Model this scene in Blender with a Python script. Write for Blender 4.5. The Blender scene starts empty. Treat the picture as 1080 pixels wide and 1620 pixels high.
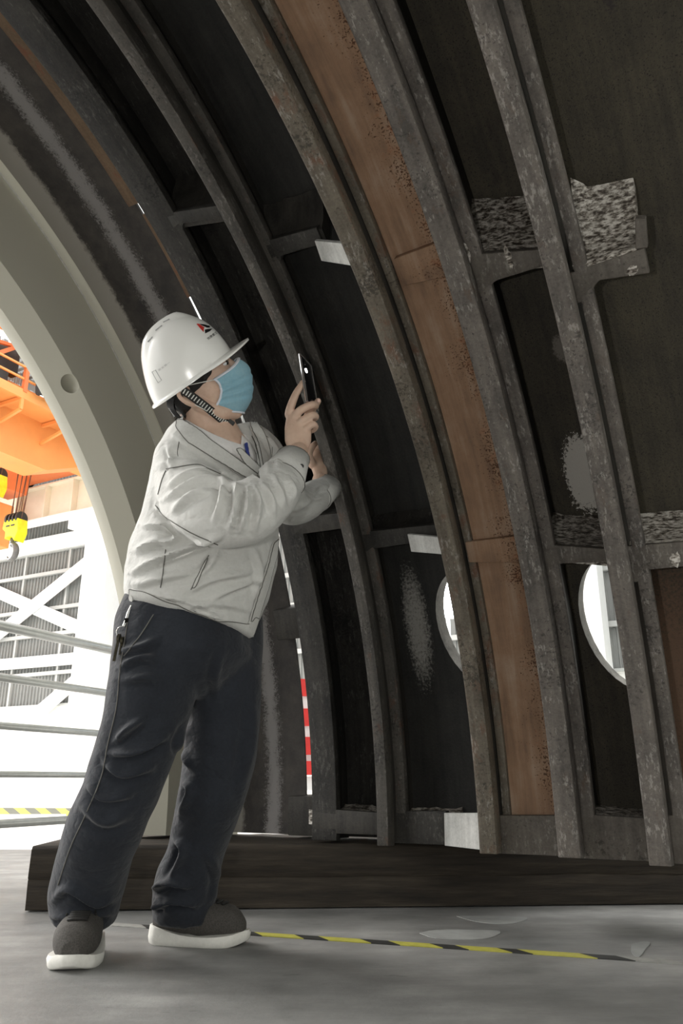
import bpy, bmesh, math, random
import numpy as np
from mathutils import Vector, Matrix, noise
from mathutils.bvhtree import BVHTree

random.seed(4)
scene = bpy.context.scene
COL = scene.collection
PI = math.pi

# ---------------------------------------------------------------- camera, world, lights, exposure
FPX, HORIZON, CAM_H = 1260.0, 1235.0, 0.40
TILT = math.atan((HORIZON - 810) / FPX)
cam_data = bpy.data.cameras.new('camera')
cam_data.sensor_fit = 'VERTICAL'
cam_data.sensor_height = 36.0
cam_data.lens = 36.0 * FPX / 1620.0
cam_data.clip_start, cam_data.clip_end = 0.02, 300
cam_ob = bpy.data.objects.new('camera', cam_data)
cam_ob.location = (0, 0, CAM_H)
cam_ob.rotation_euler = (PI / 2 + TILT, 0, 0)
COL.objects.link(cam_ob)
scene.camera = cam_ob

world = bpy.data.worlds.new('overcast_sky')
scene.world = world
world.use_nodes = True
bg = world.node_tree.nodes['Background']
bg.inputs[0].default_value = (1.0, 0.99, 0.965, 1)
bg.inputs[1].default_value = 2.6

flash = bpy.data.lights.new('phone_flash', 'POINT')
flash.energy = 30.0
flash.shadow_soft_size = 0.012
flash.color = (1.0, 0.97, 0.92)
flash_ob = bpy.data.objects.new('phone_flash', flash)
flash_ob.location = (-0.17, -0.01, 0.42)
COL.objects.link(flash_ob)

sun = bpy.data.lights.new('hazy_sun', 'SUN')
sun.energy = 7.0
sun.angle = math.radians(28)
sun.color = (1.0, 0.98, 0.94)
sun_ob = bpy.data.objects.new('hazy_sun', sun)
sun_ob.rotation_euler = Vector((0.80, -0.40, -0.50)).to_track_quat('-Z', 'Y').to_euler()
COL.objects.link(sun_ob)

scene.view_settings.view_transform = 'Standard'
scene.view_settings.look = 'None'
scene.view_settings.exposure = 0.0
scene.view_settings.gamma = 1.0
scene.view_settings.use_curve_mapping = False
scene.cycles.max_bounces = 6
scene.cycles.diffuse_bounces = 4
scene.cycles.use_denoising = True

# ---------------------------------------------------------------- measuring helpers
def ray(x, y):
    u = (810 - y) / FPX
    return np.array([(x - 540) / FPX, math.cos(TILT) - u * math.sin(TILT), math.sin(TILT) + u * math.cos(TILT)])
EYE = np.array([0, 0, CAM_H])
def W(x, y, Y):
    d = ray(x, y)
    return Vector(EYE + d * (Y / d[1]))
def on_floor(x, y, z=0.0):
    d = ray(x, y)
    return Vector(EYE + d * ((z - CAM_H) / d[2]))
def to_px(p):
    X, Y, Z = p[0], p[1], p[2] - CAM_H
    dep = Y * math.cos(TILT) + Z * math.sin(TILT)
    return 540 + FPX * X / dep, 810 - FPX * (-Y * math.sin(TILT) + Z * math.cos(TILT)) / dep

AZ = math.radians(61)
AX = np.array([-math.sin(AZ), math.cos(AZ), 0])      # along the ring's axis, away from the camera
NI = np.array([-math.cos(AZ), -math.sin(AZ), 0])     # horizontal, from the wall towards the ring's middle
BX = -NI
def ring_pt(t, r, phi, c):
    p = AX * t + NI * (c[0] - r * math.cos(phi))
    return Vector((p[0], p[1], c[1] + r * math.sin(phi)))
def on_cyl(x, y, r, c):
    d = ray(x, y)
    du, dz = d @ NI, d[2]
    A = du * du + dz * dz
    B = 2 * (-du * c[0] + dz * (CAM_H - c[1]))
    C = c[0] ** 2 + (CAM_H - c[1]) ** 2 - r * r
    s = (-B + math.sqrt(B * B - 4 * A * C)) / (2 * A)
    P = EYE + s * d
    return float(P @ AX), math.atan2(P[2] - c[1], -(P @ NI - c[0]))
def hall(s, b, z):
    p = AX * s + BX * b
    return Vector((p[0], p[1], z))

# ---------------------------------------------------------------- object helpers
def link(name, me, mat=None, parent=None):
    o = bpy.data.objects.new(name, me)
    if mat is not None:
        for m in (mat if isinstance(mat, (list, tuple)) else [mat]):
            me.materials.append(m)
    COL.objects.link(o)
    if parent is not None:
        o.parent = parent
        o.matrix_parent_inverse = Matrix.Translation(-parent.location) if parent.rotation_euler[2] == 0 else parent.matrix_world.inverted()
    return o
def finish(name, bm, mat=None, parent=None, smooth=False, recalc=True):
    if recalc:
        bmesh.ops.recalc_face_normals(bm, faces=bm.faces)
    me = bpy.data.meshes.new(name)
    bm.to_mesh(me)
    bm.free()
    if smooth:
        for p in me.polygons:
            p.use_smooth = True
    return link(name, me, mat, parent)
def tag(o, label=None, cat=None, group=None, kind=None):
    if label: o['label'] = label
    if cat: o['category'] = cat
    if group: o['group'] = group
    if kind: o['kind'] = kind
    return o
def thing(name, label, cat, loc=(0, 0, 0), group=None):
    o = bpy.data.objects.new(name, None)
    o.empty_display_size = 0.1
    o.location = loc
    COL.objects.link(o)
    return tag(o, label, cat, group)
def auto_smooth(o, deg=35):
    me = o.data
    for p in me.polygons: p.use_smooth = True
    try:
        me.set_sharp_from_angle(angle=math.radians(deg))
    except Exception:
        pass
    return o
def add_modifier_apply(o, setup):
    setup(o)
    dg = bpy.context.evaluated_depsgraph_get()
    me = bpy.data.meshes.new_from_object(o.evaluated_get(dg))
    o.modifiers.clear()
    old = o.data
    o.data = me
    me.name = old.name
    bpy.data.meshes.remove(old)
    return o
def bevel(o, w=0.004, seg=2):
    def s(ob):
        m = ob.modifiers.new('b', 'BEVEL'); m.width = w; m.segments = seg; m.limit_method = 'ANGLE'; m.angle_limit = math.radians(40)
    return add_modifier_apply(o, s)
def cut(o, bmcut):
    me = bpy.data.meshes.new('cutter')
    bmesh.ops.recalc_face_normals(bmcut, faces=bmcut.faces)
    bmcut.to_mesh(me); bmcut.free()
    c = bpy.data.objects.new('cutter', me)
    COL.objects.link(c)
    def s(ob):
        m = ob.modifiers.new('c', 'BOOLEAN'); m.operation = 'DIFFERENCE'; m.object = c; m.solver = 'EXACT'
    add_modifier_apply(o, s)
    bpy.data.objects.remove(c); bpy.data.meshes.remove(me)
    return o
def box(bm, cen, half, ax=None):
    ax = ax or (Vector((1, 0, 0)), Vector((0, 1, 0)), Vector((0, 0, 1)))
    v = [bm.verts.new(Vector(cen) + ax[0] * (half[0] * i) + ax[1] * (half[1] * j) + ax[2] * (half[2] * k)) for i in (-1, 1) for j in (-1, 1) for k in (-1, 1)]
    for q in ((0, 1, 3, 2), (4, 6, 7, 5), (0, 4, 5, 1), (2, 3, 7, 6), (0, 2, 6, 4), (1, 5, 7, 3)):
        bm.faces.new([v[i] for i in q])
def frame_from(d, ref=(0, 0, 1)):
    d = Vector(d).normalized()
    r = Vector(ref)
    if abs(d.dot(r)) > 0.95: r = Vector((1, 0, 0))
    u = d.cross(r).normalized()
    return u, d.cross(u).normalized()
def bar(bm, p, q, w, h, ref=(0, 0, 1)):
    p, q = Vector(p), Vector(q)
    d = (q - p)
    u, v = frame_from(d, ref)
    box(bm, (p + q) / 2, (d.length / 2, w / 2, h / 2), (d.normalized(), u, v))
def catmull(pts, n):
    P = [Vector(p) for p in pts]
    P = [P[0] * 2 - P[1]] + P + [P[-1] * 2 - P[-2]]
    out = []
    for i in range(1, len(P) - 2):
        for k in range(n):
            t = k / n
            a, b, c, d = P[i - 1], P[i], P[i + 1], P[i + 2]
            out.append(0.5 * ((2 * b) + (c - a) * t + (2 * a - 5 * b + 4 * c - d) * t * t + (3 * b - a - 3 * c + d) * t ** 3))
    out.append(P[-2])
    return out
def tube(bm, pts, rad, seg=10, caps=True, squash=None, ref=(0, 0, 1)):
    """round tube along points; rad a number or one per point"""
    P = [Vector(p) for p in pts]
    R = rad if isinstance(rad, (list, tuple)) else [rad] * len(P)
    rings = []
    u = None
    for i, p in enumerate(P):
        d = (P[min(i + 1, len(P) - 1)] - P[max(i - 1, 0)])
        if d.length < 1e-9: d = Vector((0, 0, 1))
        d.normalize()
        if u is None:
            u, v = frame_from(d, ref)
        else:
            u = (u - d * u.dot(d)).normalized(); v = d.cross(u).normalized()
        sq = squash or (1, 1)
        rings.append([bm.verts.new(p + u * (R[i] * sq[0] * math.cos(2 * PI * k / seg)) + v * (R[i] * sq[1] * math.sin(2 * PI * k / seg))) for k in range(seg)])
    for a, b in zip(rings, rings[1:]):
        for k in range(seg):
            bm.faces.new((a[k], a[(k + 1) % seg], b[(k + 1) % seg], b[k]))
    if caps:
        bm.faces.new(rings[0][::-1]); bm.faces.new(rings[-1])
def limb(bm, pts, rad, seg=20, n=6, squash=None, ref=(0, 0, 1), flat_end=False):
    """smooth tapering limb with rounded ends"""
    P = catmull(pts, n)
    R = [v.x for v in catmull([Vector((r, 0, 0)) for r in rad], n)]
    d0 = (P[1] - P[0]).normalized(); d1 = (P[-1] - P[-2]).normalized()
    pre = [P[0] - d0 * R[0] * math.sin(a) for a in (1.45, 1.0, 0.5)]; prer = [R[0] * math.cos(a) for a in (1.45, 1.0, 0.5)]
    post = [P[-1] + d1 * R[-1] * math.sin(a) for a in (0.5, 1.0, 1.45)]; postr = [R[-1] * math.cos(a) for a in (0.5, 1.0, 1.45)]
    if flat_end: post, postr = [], []
    tube(bm, pre + P + post, prer + R + postr, seg, True, squash, ref)
def loft(bm, secs, seg=32, caps=True):
    """secs: (centre, u half-axis vector, v half-axis vector, squareness)"""
    rings = []
    for c, u, v, e in secs:
        ring = []
        for k in range(seg):
            a = 2 * PI * k / seg
            ca, sa = math.cos(a), math.sin(a)
            x = math.copysign(abs(ca) ** e, ca); y = math.copysign(abs(sa) ** e, sa)
            ring.append(bm.verts.new(Vector(c) + Vector(u) * x + Vector(v) * y))
        rings.append(ring)
    for a, b in zip(rings, rings[1:]):
        for k in range(seg):
            bm.faces.new((a[k], a[(k + 1) % seg], b[(k + 1) % seg], b[k]))
    if caps:
        bm.faces.new(rings[0][::-1]); bm.faces.new(rings[-1])
    return rings
def ellipsoid(bm, cen, ax, rad, seg=24, rings=14):
    cen = Vector(cen)
    grid = []
    for i in range(1, rings):
        th = PI * i / rings
        grid.append([bm.verts.new(cen + ax[0] * (rad[0] * math.sin(th) * math.cos(2 * PI * k / seg)) + ax[1] * (rad[1] * math.sin(th) * math.sin(2 * PI * k / seg)) + ax[2] * (rad[2] * math.cos(th))) for k in range(seg)])
    top = bm.verts.new(cen + ax[2] * rad[2]); bot = bm.verts.new(cen - ax[2] * rad[2])
    for k in range(seg):
        bm.faces.new((top, grid[0][k], grid[0][(k + 1) % seg]))
        bm.faces.new((bot, grid[-1][(k + 1) % seg], grid[-1][k]))
    for a, b in zip(grid, grid[1:]):
        for k in range(seg):
            bm.faces.new((a[k], b[k], b[(k + 1) % seg], a[(k + 1) % seg]))
def remesh(o, voxel, smooth_it=4, fac=0.5):
    def s(ob):
        m = ob.modifiers.new('r', 'REMESH'); m.mode = 'VOXEL'; m.voxel_size = voxel; m.use_smooth_shade = True
        if smooth_it:
            k = ob.modifiers.new('s', 'SMOOTH'); k.iterations = smooth_it; k.factor = fac
    add_modifier_apply(o, s)
    for p in o.data.polygons: p.use_smooth = True
    return o

# ---------------------------------------------------------------- materials
def srgb(r, g, b):
    f = lambda c: (c / 255 / 12.92) if c / 255 <= 0.04045 else ((c / 255 + 0.055) / 1.055) ** 2.4
    return (f(r), f(g), f(b), 1)
class NT:
    def __init__(s, name):
        s.m = bpy.data.materials.new(name); s.m.use_nodes = True
        s.t = s.m.node_tree; s.b = s.t.nodes['Principled BSDF']
    def n(s, kind, **kw):
        k = s.t.nodes.new(kind)
        for a, v in kw.items():
            if a.startswith('i_'): k.inputs[a[2:].replace('_', ' ')].default_value = v
            else: setattr(k, a, v)
        return k
    def l(s, a, b): s.t.links.new(a, b)
    def coord(s, attr=None):
        if attr:
            return s.n('ShaderNodeAttribute', attribute_name=attr).outputs['Vector']
        return s.n('ShaderNodeTexCoord').outputs['Object']
    def noise(s, vec, scale, detail=6, rough=0.6, stretch=None, lac=2.0):
        if stretch:
            mp = s.n('ShaderNodeMapping'); mp.inputs['Scale'].default_value = stretch; s.l(vec, mp.inputs['Vector']); vec = mp.outputs[0]
        k = s.n('ShaderNodeTexNoise'); k.inputs['Scale'].default_value = scale; k.inputs['Detail'].default_value = detail; k.inputs['Roughness'].default_value = rough
        s.l(vec, k.inputs['Vector']); return k.outputs['Fac']
    def ramp(s, fac, stops):
        k = s.n('ShaderNodeValToRGB'); e = k.color_ramp.elements
        while len(e) > 2: e.remove(e[-1])
        for i, (p, c) in enumerate(stops):
            el = e[i] if i < 2 else e.new(p)
            el.position = p; el.color = c if len(c) == 4 else (*c, 1)
        s.l(fac, k.inputs[0]); return k.outputs[0]
    def mix(s, fac, a, b, mode='MIX'):
        k = s.n('ShaderNodeMix', data_type='RGBA', blend_type=mode)
        for sock, v in ((k.inputs[0], fac), (k.inputs[6], a), (k.inputs[7], b)):
            if hasattr(v, 'is_linked') or hasattr(v, 'links'): s.l(v, sock)
            else: sock.default_value = v
        return k.outputs[2]
    def math(s, op, a, b=None, c=None):
        k = s.n('ShaderNodeMath', operation=op)
        for i, v in enumerate((a, b, c)):
            if v is None: continue
            if hasattr(v, 'links'): s.l(v, k.inputs[i])
            else: k.inputs[i].default_value = v
        return k.outputs[0]
    def sep(s, vec):
        k = s.n('ShaderNodeSeparateXYZ'); s.l(vec, k.inputs[0]); return k.outputs
    def bump(s, h, strength=0.3, dist=0.01):
        k = s.n('ShaderNodeBump'); k.inputs['Strength'].default_value = strength; k.inputs['Distance'].default_value = dist
        s.l(h, k.inputs['Height']); s.l(k.outputs[0], s.b.inputs['Normal'])
    def set(s, col=None, rough=None, metal=None, spec=None):
        for nm, v in (('Base Color', col), ('Roughness', rough), ('Metallic', metal), ('Specular IOR Level', spec)):
            if v is None: continue
            if hasattr(v, 'links'): s.l(v, s.b.inputs[nm])
            else: s.b.inputs[nm].default_value = v
        return s.m
def plain(name, col, rough=0.6, metal=0.0, nscale=60, var=0.12, bump=0.1, bdist=0.002, attr=None, spec=0.5):
    k = NT(name)
    v = k.coord(attr)
    n1 = k.noise(v, nscale)
    dark = tuple(c * (1 - var * 2) for c in col[:3]) + (1,)
    lite = tuple(min(1, c * (1 + var)) for c in col[:3]) + (1,)
    c = k.ramp(n1, [(0.3, dark), (0.7, lite)])
    if bump: k.bump(k.noise(v, nscale * 3), bump, bdist)
    return k.set(c, rough, metal, spec)
def steel(name, base, worn, rust=None, rough=0.62, speck=0.0, streak=0.5, rust_amt=0.45, spec=0.35, blot=0.5, patches=(), scuff=0.0):
    """painted / oxidised steel in ring coordinates: scaly blotches, long streaks along the arc, pits"""
    k = NT(name)
    v = k.coord('ring')
    blotch = k.noise(v, 9, 9, 0.68)
    fine = k.noise(v, 130, 5, 0.7)
    strk = k.noise(v, 14, 6, 0.6, stretch=(3.0, 0.22, 1))
    f = k.math('ADD', k.math('MULTIPLY', blotch, blot), k.math('MULTIPLY', strk, streak))
    f = k.math('ADD', f, k.math('MULTIPLY', k.math('SUBTRACT', fine, 0.5), 0.35))
    f = k.math('DIVIDE', f, blot + streak)
    c = k.ramp(f, [(0.36, base), (0.66, worn)])
    if rust is not None:
        rf = k.ramp(k.noise(v, 17, 10, 0.72, stretch=(1, 0.5, 1)), [(1 - rust_amt - 0.06, (0, 0, 0)), (1 - rust_amt + 0.1, (1, 1, 1))])
        c = k.mix(rf, c, rust)
    if speck:
        sp = k.ramp(k.noise(v, 240, 3, 0.6), [(0.62 - speck * 0.2, (0, 0, 0)), (0.66 - speck * 0.2, (1, 1, 1))])
        c = k.mix(sp, c, tuple(x * 0.35 for x in base[:3]) + (1,))
    if scuff:
        sf = k.math('ADD', k.math('MULTIPLY', k.noise(v, 75, 6, 0.75, stretch=(1.3, 0.45, 1)), 0.7), k.math('MULTIPLY', k.noise(v, 7, 4, 0.6), 0.3))
        c = k.mix(k.math('MULTIPLY', k.ramp(sf, [(0.545, (0, 0, 0)), (0.60, (1, 1, 1))]), scuff), c, srgb(168, 164, 158))
        df = k.math('ADD', k.math('MULTIPLY', k.noise(v, 95, 5, 0.7), 0.6), k.math('MULTIPLY', k.noise(v, 5, 4, 0.6), 0.4))
        c = k.mix(k.math('MULTIPLY', k.ramp(df, [(0.555, (0, 0, 0)), (0.60, (1, 1, 1))]), 0.7), c, tuple(q * 0.4 for q in base[:3]) + (1,))
    # oval colour patches, among them flaking, rust and a painted pool of light: (t, 2*phi, half widths, colour, softness)
    for (pt, pp, ht, hp2, colr, soft) in patches:
        x = k.sep(v)
        ex = k.math('POWER', k.math('DIVIDE', k.math('SUBTRACT', x[0], pt), ht), 2.0)
        ey = k.math('POWER', k.math('DIVIDE', k.math('SUBTRACT', x[1], pp), hp2), 2.0)
        e = k.math('SUBTRACT', 1.0, k.math('ADD', ex, ey))
        g = k.math('ADD', e, k.math('MULTIPLY', k.math('SUBTRACT', k.noise(v, 120, 5, 0.75), 0.5), 3.2))
        pf = k.ramp(g, [(0.0, (0, 0, 0)), (soft, (1, 1, 1))])
        c = k.mix(pf, c, colr)
    k.bump(k.math('ADD', fine, k.math('MULTIPLY', blotch, 1.5)), 0.35, 0.004)
    return k.set(c, rough, 0.0, spec)

M = {}
M['dark_steel'] = steel('dark_scaled_steel', srgb(40, 39, 37), srgb(70, 67, 62), rough=0.6, spec=0.3)
M['black_steel'] = steel('black_scaled_steel', srgb(30, 29, 28), srgb(60, 58, 54), rough=0.55, spec=0.3, scuff=0.12)
M['rib_steel'] = steel('grey_rib_steel', srgb(70, 66, 62), srgb(116, 109, 102), srgb(90, 72, 58), rust_amt=0.36, spec=0.4, scuff=0.5)
M['rib_brown'] = steel('brown_rib_steel', srgb(76, 70, 61), srgb(118, 110, 97), srgb(104, 72, 54), rust_amt=0.4, spec=0.35, scuff=0.4)
M['rib_dark'] = steel('dark_rib_steel', srgb(54, 52, 49), srgb(88, 84, 78), srgb(92, 62, 46), rust_amt=0.36, scuff=0.22)
M['olive_steel'] = steel('olive_brown_shell_steel', srgb(58, 53, 42), srgb(84, 77, 60), srgb(48, 39, 33), rust_amt=0.33, speck=0.12, scuff=0.10)
M['bay_steel'] = steel('black_steel_with_painted_light_oval', srgb(28, 28, 27), srgb(52, 51, 48), rough=0.55, spec=0.3, patches=[(1.140, 2 * math.radians(17.4), 0.050, 2 * math.radians(5.6), srgb(150, 148, 143), 0.9)])  # the pale oval is a pool of light painted into the plate's colour
M['olive_patch'] = steel('olive_shell_steel_with_flaked_patch', srgb(50, 46, 38), srgb(76, 70, 56), srgb(46, 38, 33), rust_amt=0.36, speck=0.12, patches=[(0.478, 2 * math.radians(28.4), 0.055, 2 * math.radians(3.2), srgb(208, 204, 196), 0.12), (0.455, 2 * math.radians(38.5), 0.03, 2 * math.radians(1.2), srgb(120, 114, 106), 0.6)])
M['olive_big'] = steel('broad_olive_shell_steel', srgb(50, 46, 37), srgb(74, 68, 54), srgb(48, 39, 33), rust_amt=0.33, speck=0.12, patches=[(0.30, 2 * math.radians(10.5), 0.16, 2 * math.radians(12.5), srgb(104, 80, 62), 0.9), (0.13, 2 * math.radians(62), 0.022, 2 * math.radians(3.4), srgb(44, 38, 36), 0.6)])
M['cut_edge'] = steel('torch_cut_edge', srgb(96, 94, 90), srgb(170, 167, 160), streak=0.8)
M['cross_steel'] = steel('grey_cross_plate_steel', srgb(74, 69, 64), srgb(108, 102, 94), srgb(88, 70, 57), rust_amt=0.3, scuff=0.35)
M['cross_dark'] = steel('dark_cross_plate_steel', srgb(42, 41, 39), srgb(66, 64, 60), scuff=0.12)
M['daylit'] = steel('daylight_painted_steel', srgb(176, 176, 172), srgb(226, 226, 222), rough=0.45, spec=0.5)  # for the splice plates: daylight falling on them is put into this pale tone

def rust_panel():
    k = NT('rusty_orange_primer')
    v = k.coord('ring')
    x = k.sep(v)
    strk = k.noise(v, 16, 7, 0.62, stretch=(2.2, 0.18, 1))
    blot = k.noise(v, 7, 8, 0.65)
    c = k.ramp(k.math('ADD', k.math('MULTIPLY', strk, 0.55), k.math('MULTIPLY', blot, 0.45)), [(0.34, srgb(116, 94, 78)), (0.5, srgb(150, 120, 96)), (0.68, srgb(172, 150, 130))])
    # flaking pits gather towards the right-hand rib (small t)
    band = k.n('ShaderNodeMapRange'); k.l(x[0], band.inputs[0])
    band.inputs[1].default_value = 0.79; band.inputs[2].default_value = 0.63; band.inputs[3].default_value = -0.10; band.inputs[4].default_value = 0.125
    pit = k.math('ADD', k.math('ADD', k.math('MULTIPLY', k.noise(v, 190, 4, 0.6), 0.7), k.math('MULTIPLY', k.noise(v, 9, 4, 0.6), 0.3)), band.outputs[0])
    pf = k.ramp(pit, [(0.60, (0, 0, 0)), (0.63, (1, 1, 1))])
    c = k.mix(pf, c, srgb(84, 58, 40))
    of = k.ramp(k.math('ADD', k.noise(v, 26, 6, 0.7), band.outputs[0]), [(0.60, (0, 0, 0)), (0.74, (1, 1, 1))])
    c = k.mix(k.math('MULTIPLY', of, 0.35), c, srgb(156, 88, 46))
    k.bump(k.math('SUBTRACT', k.noise(v, 150, 4, 0.6), pf), 0.4, 0.003)
    return k.set(c, 0.7, 0, 0.3)
M['rust_panel'] = rust_panel()

def end_shell():
    k = NT('mottled_black_and_grey_steel')
    v = k.coord('ring'); x = k.sep(v)
    # a worn grey band runs round the plate with flaked edges
    d = k.math('ABSOLUTE', k.math('SUBTRACT', x[0], 1.835))
    rag = k.math('ADD', k.math('MULTIPLY', k.noise(v, 60, 9, 0.85), 0.10), k.math('MULTIPLY', k.noise(v, 12, 6, 0.7), 0.05))
    spk = k.math('MULTIPLY', k.math('SUBTRACT', k.noise(v, 170, 3, 0.7), 0.5), 0.07)
    f = k.ramp(k.math('ADD', k.math('SUBTRACT', rag, d), spk), [(0.034, (0, 0, 0)), (0.056, (1, 1, 1))])
    d2 = k.math('SUBTRACT', 2.02, x[0])
    f2 = k.ramp(k.math('SUBTRACT', k.math('MULTIPLY', rag, 0.7), d2), [(-0.01, (0, 0, 0)), (0.02, (1, 1, 1))])
    base = k.ramp(k.noise(v, 14, 8, 0.7), [(0.35, srgb(42, 39, 37)), (0.7, srgb(70, 65, 60))])
    c = k.mix(f, base, srgb(126, 123, 121))
    c = k.mix(f2, c, srgb(150, 146, 138))
    k.bump(k.math('ADD', k.noise(v, 60, 6, 0.7), f), 0.4, 0.003)
    return k.set(c, 0.6, 0, 0.4)
M['end_shell'] = end_shell()

def mottled():
    k = NT('torch_cut_mottled_steel')
    v = k.coord('ring')
    n1 = k.noise(v, 85, 5, 0.68, stretch=(0.55, 1.1, 0.9))
    c = k.ramp(n1, [(0.40, srgb(60, 52, 45)), (0.485, srgb(138, 131, 121)), (0.60, srgb(216, 211, 203))])
    k.bump(n1, 0.7, 0.006)
    return k.set(c, 0.55, 0, 0.45)
M['mottled'] = mottled()
def flange_mat():
    k = NT('pale_machined_flange_steel')
    v = k.coord('ring')
    c = k.ramp(k.math('ADD', k.math('MULTIPLY', k.noise(v, 6, 6, 0.6), 0.6), k.math('MULTIPLY', k.noise(v, 40, 6, 0.6, stretch=(1, 0.1, 1)), 0.4)), [(0.35, srgb(186, 183, 164)), (0.65, srgb(216, 213, 200))])
    k.bump(k.noise(v, 90, 6, 0.7), 0.35, 0.003)
    return k.set(c, 0.5, 0, 0.5)
M['flange'] = flange_mat()
M['weld'] = plain('bright_weld', srgb(205, 203, 195), 0.4)
M['gap_strip'] = steel('brown_joint_strip', srgb(92, 74, 56), srgb(122, 100, 78), srgb(120, 70, 50), rust_amt=0.4)

def timber_mat():
    k = NT('tarred_dark_timber')
    v = k.coord()
    g = k.noise(v, 12, 8, 0.65, stretch=(0.25, 3, 4))
    c = k.ramp(g, [(0.3, srgb(34, 30, 26)), (0.55, srgb(54, 48, 40)), (0.75, srgb(74, 67, 57))])
    k.bump(g, 0.6, 0.01)
    return k.set(c, 0.75, 0, 0.3)
M['timber'] = timber_mat()
def floor_mat():
    k = NT('worn_grey_concrete')
    v = k.coord()
    c = k.ramp(k.math('ADD', k.math('MULTIPLY', k.noise(v, 1.6, 8, 0.62), 0.6), k.math('MULTIPLY', k.noise(v, 7, 8, 0.65, stretch=(0.45, 1, 1)), 0.4)), [(0.36, srgb(98, 99, 97)), (0.52, srgb(130, 130, 128)), (0.66, srgb(162, 162, 159))])
    sc = k.ramp(k.noise(v, 5, 10, 0.75, stretch=(0.7, 1.6, 1)), [(0.62, (0, 0, 0)), (0.69, (1, 1, 1))])
    c = k.mix(k.math('MULTIPLY', sc, 0.6), c, srgb(56, 56, 54))
    k.bump(k.noise(v, 30, 8, 0.7), 0.25, 0.006)
    r = k.ramp(k.noise(v, 3, 5, 0.6), [(0.3, (0.42,) * 3), (0.7, (0.65,) * 3)])
    return k.set(c, r, 0, 0.5)
M['floor'] = floor_mat()
M['hall_floor'] = plain('pale_hall_floor', srgb(226, 226, 222), 0.7, nscale=2, var=0.03, bump=0)
M['white_steel'] = plain('white_painted_steel', srgb(244, 246, 246), 0.5, nscale=3, var=0.02, bump=0)
M['cream_steel'] = plain('cream_painted_steel', srgb(236, 232, 214), 0.5, nscale=2, var=0.04, bump=0)
M['white_wall'] = plain('white_rendered_wall', srgb(246, 246, 242), 0.8, nscale=2, var=0.02, bump=0)
M['cladding'] = plain('grey_corrugated_cladding', srgb(140, 142, 140), 0.5, nscale=1.5, var=0.06, bump=0)
M['girt'] = plain('grey_wall_rail', srgb(186, 188, 186), 0.5, nscale=3, var=0.04, bump=0)
M['orange'] = plain('orange_crane_paint', srgb(236, 158, 88), 0.5, nscale=1.5, var=0.05, bump=0)
M['orange_deep'] = plain('deep_orange_crane_paint', srgb(216, 118, 66), 0.5, nscale=1.5, var=0.06, bump=0)
M['black_rubber'] = plain('black_cable_rubber', srgb(48, 47, 46), 0.5, nscale=20, var=0.2)
M['yellow'] = plain('yellow_hook_paint', srgb(238, 226, 30), 0.45, nscale=8, var=0.08)
M['black_paint'] = plain('black_paint', srgb(40, 40, 38), 0.45, nscale=20, var=0.2)
M['hook_steel'] = plain('grey_hook_steel', srgb(104, 104, 102), 0.4, 0.3, nscale=15)
M['rope'] = plain('brown_wire_rope', srgb(96, 62, 44), 0.6, nscale=80)
M['rail_metal'] = plain('grey_handrail_metal', srgb(168, 170, 168), 0.32, 0.55, nscale=30, var=0.06, bump=0)
M['red'] = plain('red_barrier_plastic', srgb(206, 44, 40), 0.5, nscale=10, var=0.06, bump=0)
M['white_plastic'] = plain('white_barrier_plastic', srgb(240, 240, 240), 0.5, nscale=10, var=0.03, bump=0)
M['roof'] = plain('grey_ribbed_roof', srgb(128, 130, 128), 0.6, nscale=1, var=0.08, bump=0)
def hazard():
    k = NT('yellow_black_hazard_paint')
    x = k.sep(k.coord())
    w = k.math('FRACT', k.math('MULTIPLY', k.math('ADD', x[1], x[2]), 7.0))
    return k.set(k.ramp(w, [(0.49, srgb(238, 234, 130)), (0.51, srgb(150, 150, 140))]), 0.5)  # stripes paled and greyed: the glare that washes them out is in the colours
M['hazard'] = hazard()
M['tape_yellow'] = plain('yellow_floor_tape', srgb(176, 172, 74), 0.55, nscale=40, var=0.1)
M['tape_black'] = plain('black_floor_tape', srgb(40, 40, 38), 0.55, nscale=40, var=0.2)
M['tape_white'] = plain('faded_white_floor_tape', srgb(150, 150, 145), 0.6, nscale=40, var=0.12)
M['mark'] = plain('pale_floor_mark', srgb(156, 158, 156), 0.6, nscale=14, var=0.10, bump=0)

# ================================================================ the setting
def quad_plane(bm, pts):
    bm.faces.new([bm.verts.new(Vector(p)) for p in pts])
# workshop platform floor the man stands on; its far edge is where the guard rail runs
bm = bmesh.new()
pe = on_floor(0, 1347); 
E0, E1 = Vector((-14, 5.9, 0)), Vector((9, 4.75, 0))
top = [Vector((-14, -6, 0)), Vector((9, -6, 0)), E1, E0]
a = [bm.verts.new(p) for p in top]; b = [bm.verts.new(p - Vector((0, 0, 0.25))) for p in top]
bm.faces.new(a); bm.faces.new(b[::-1])
for i in range(4): bm.faces.new((a[i], b[i], b[(i + 1) % 4], a[(i + 1) % 4]))
tag(finish('floor', bm, M['floor']), kind='structure')
bm = bmesh.new()
quad_plane(bm, [(-40, 4.5, -0.25), (24, 4.5, -0.25), (24, 40, -0.25), (-40, 40, -0.25)])
tag(finish('floor_hall', bm, M['hall_floor']), kind='structure')
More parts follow.
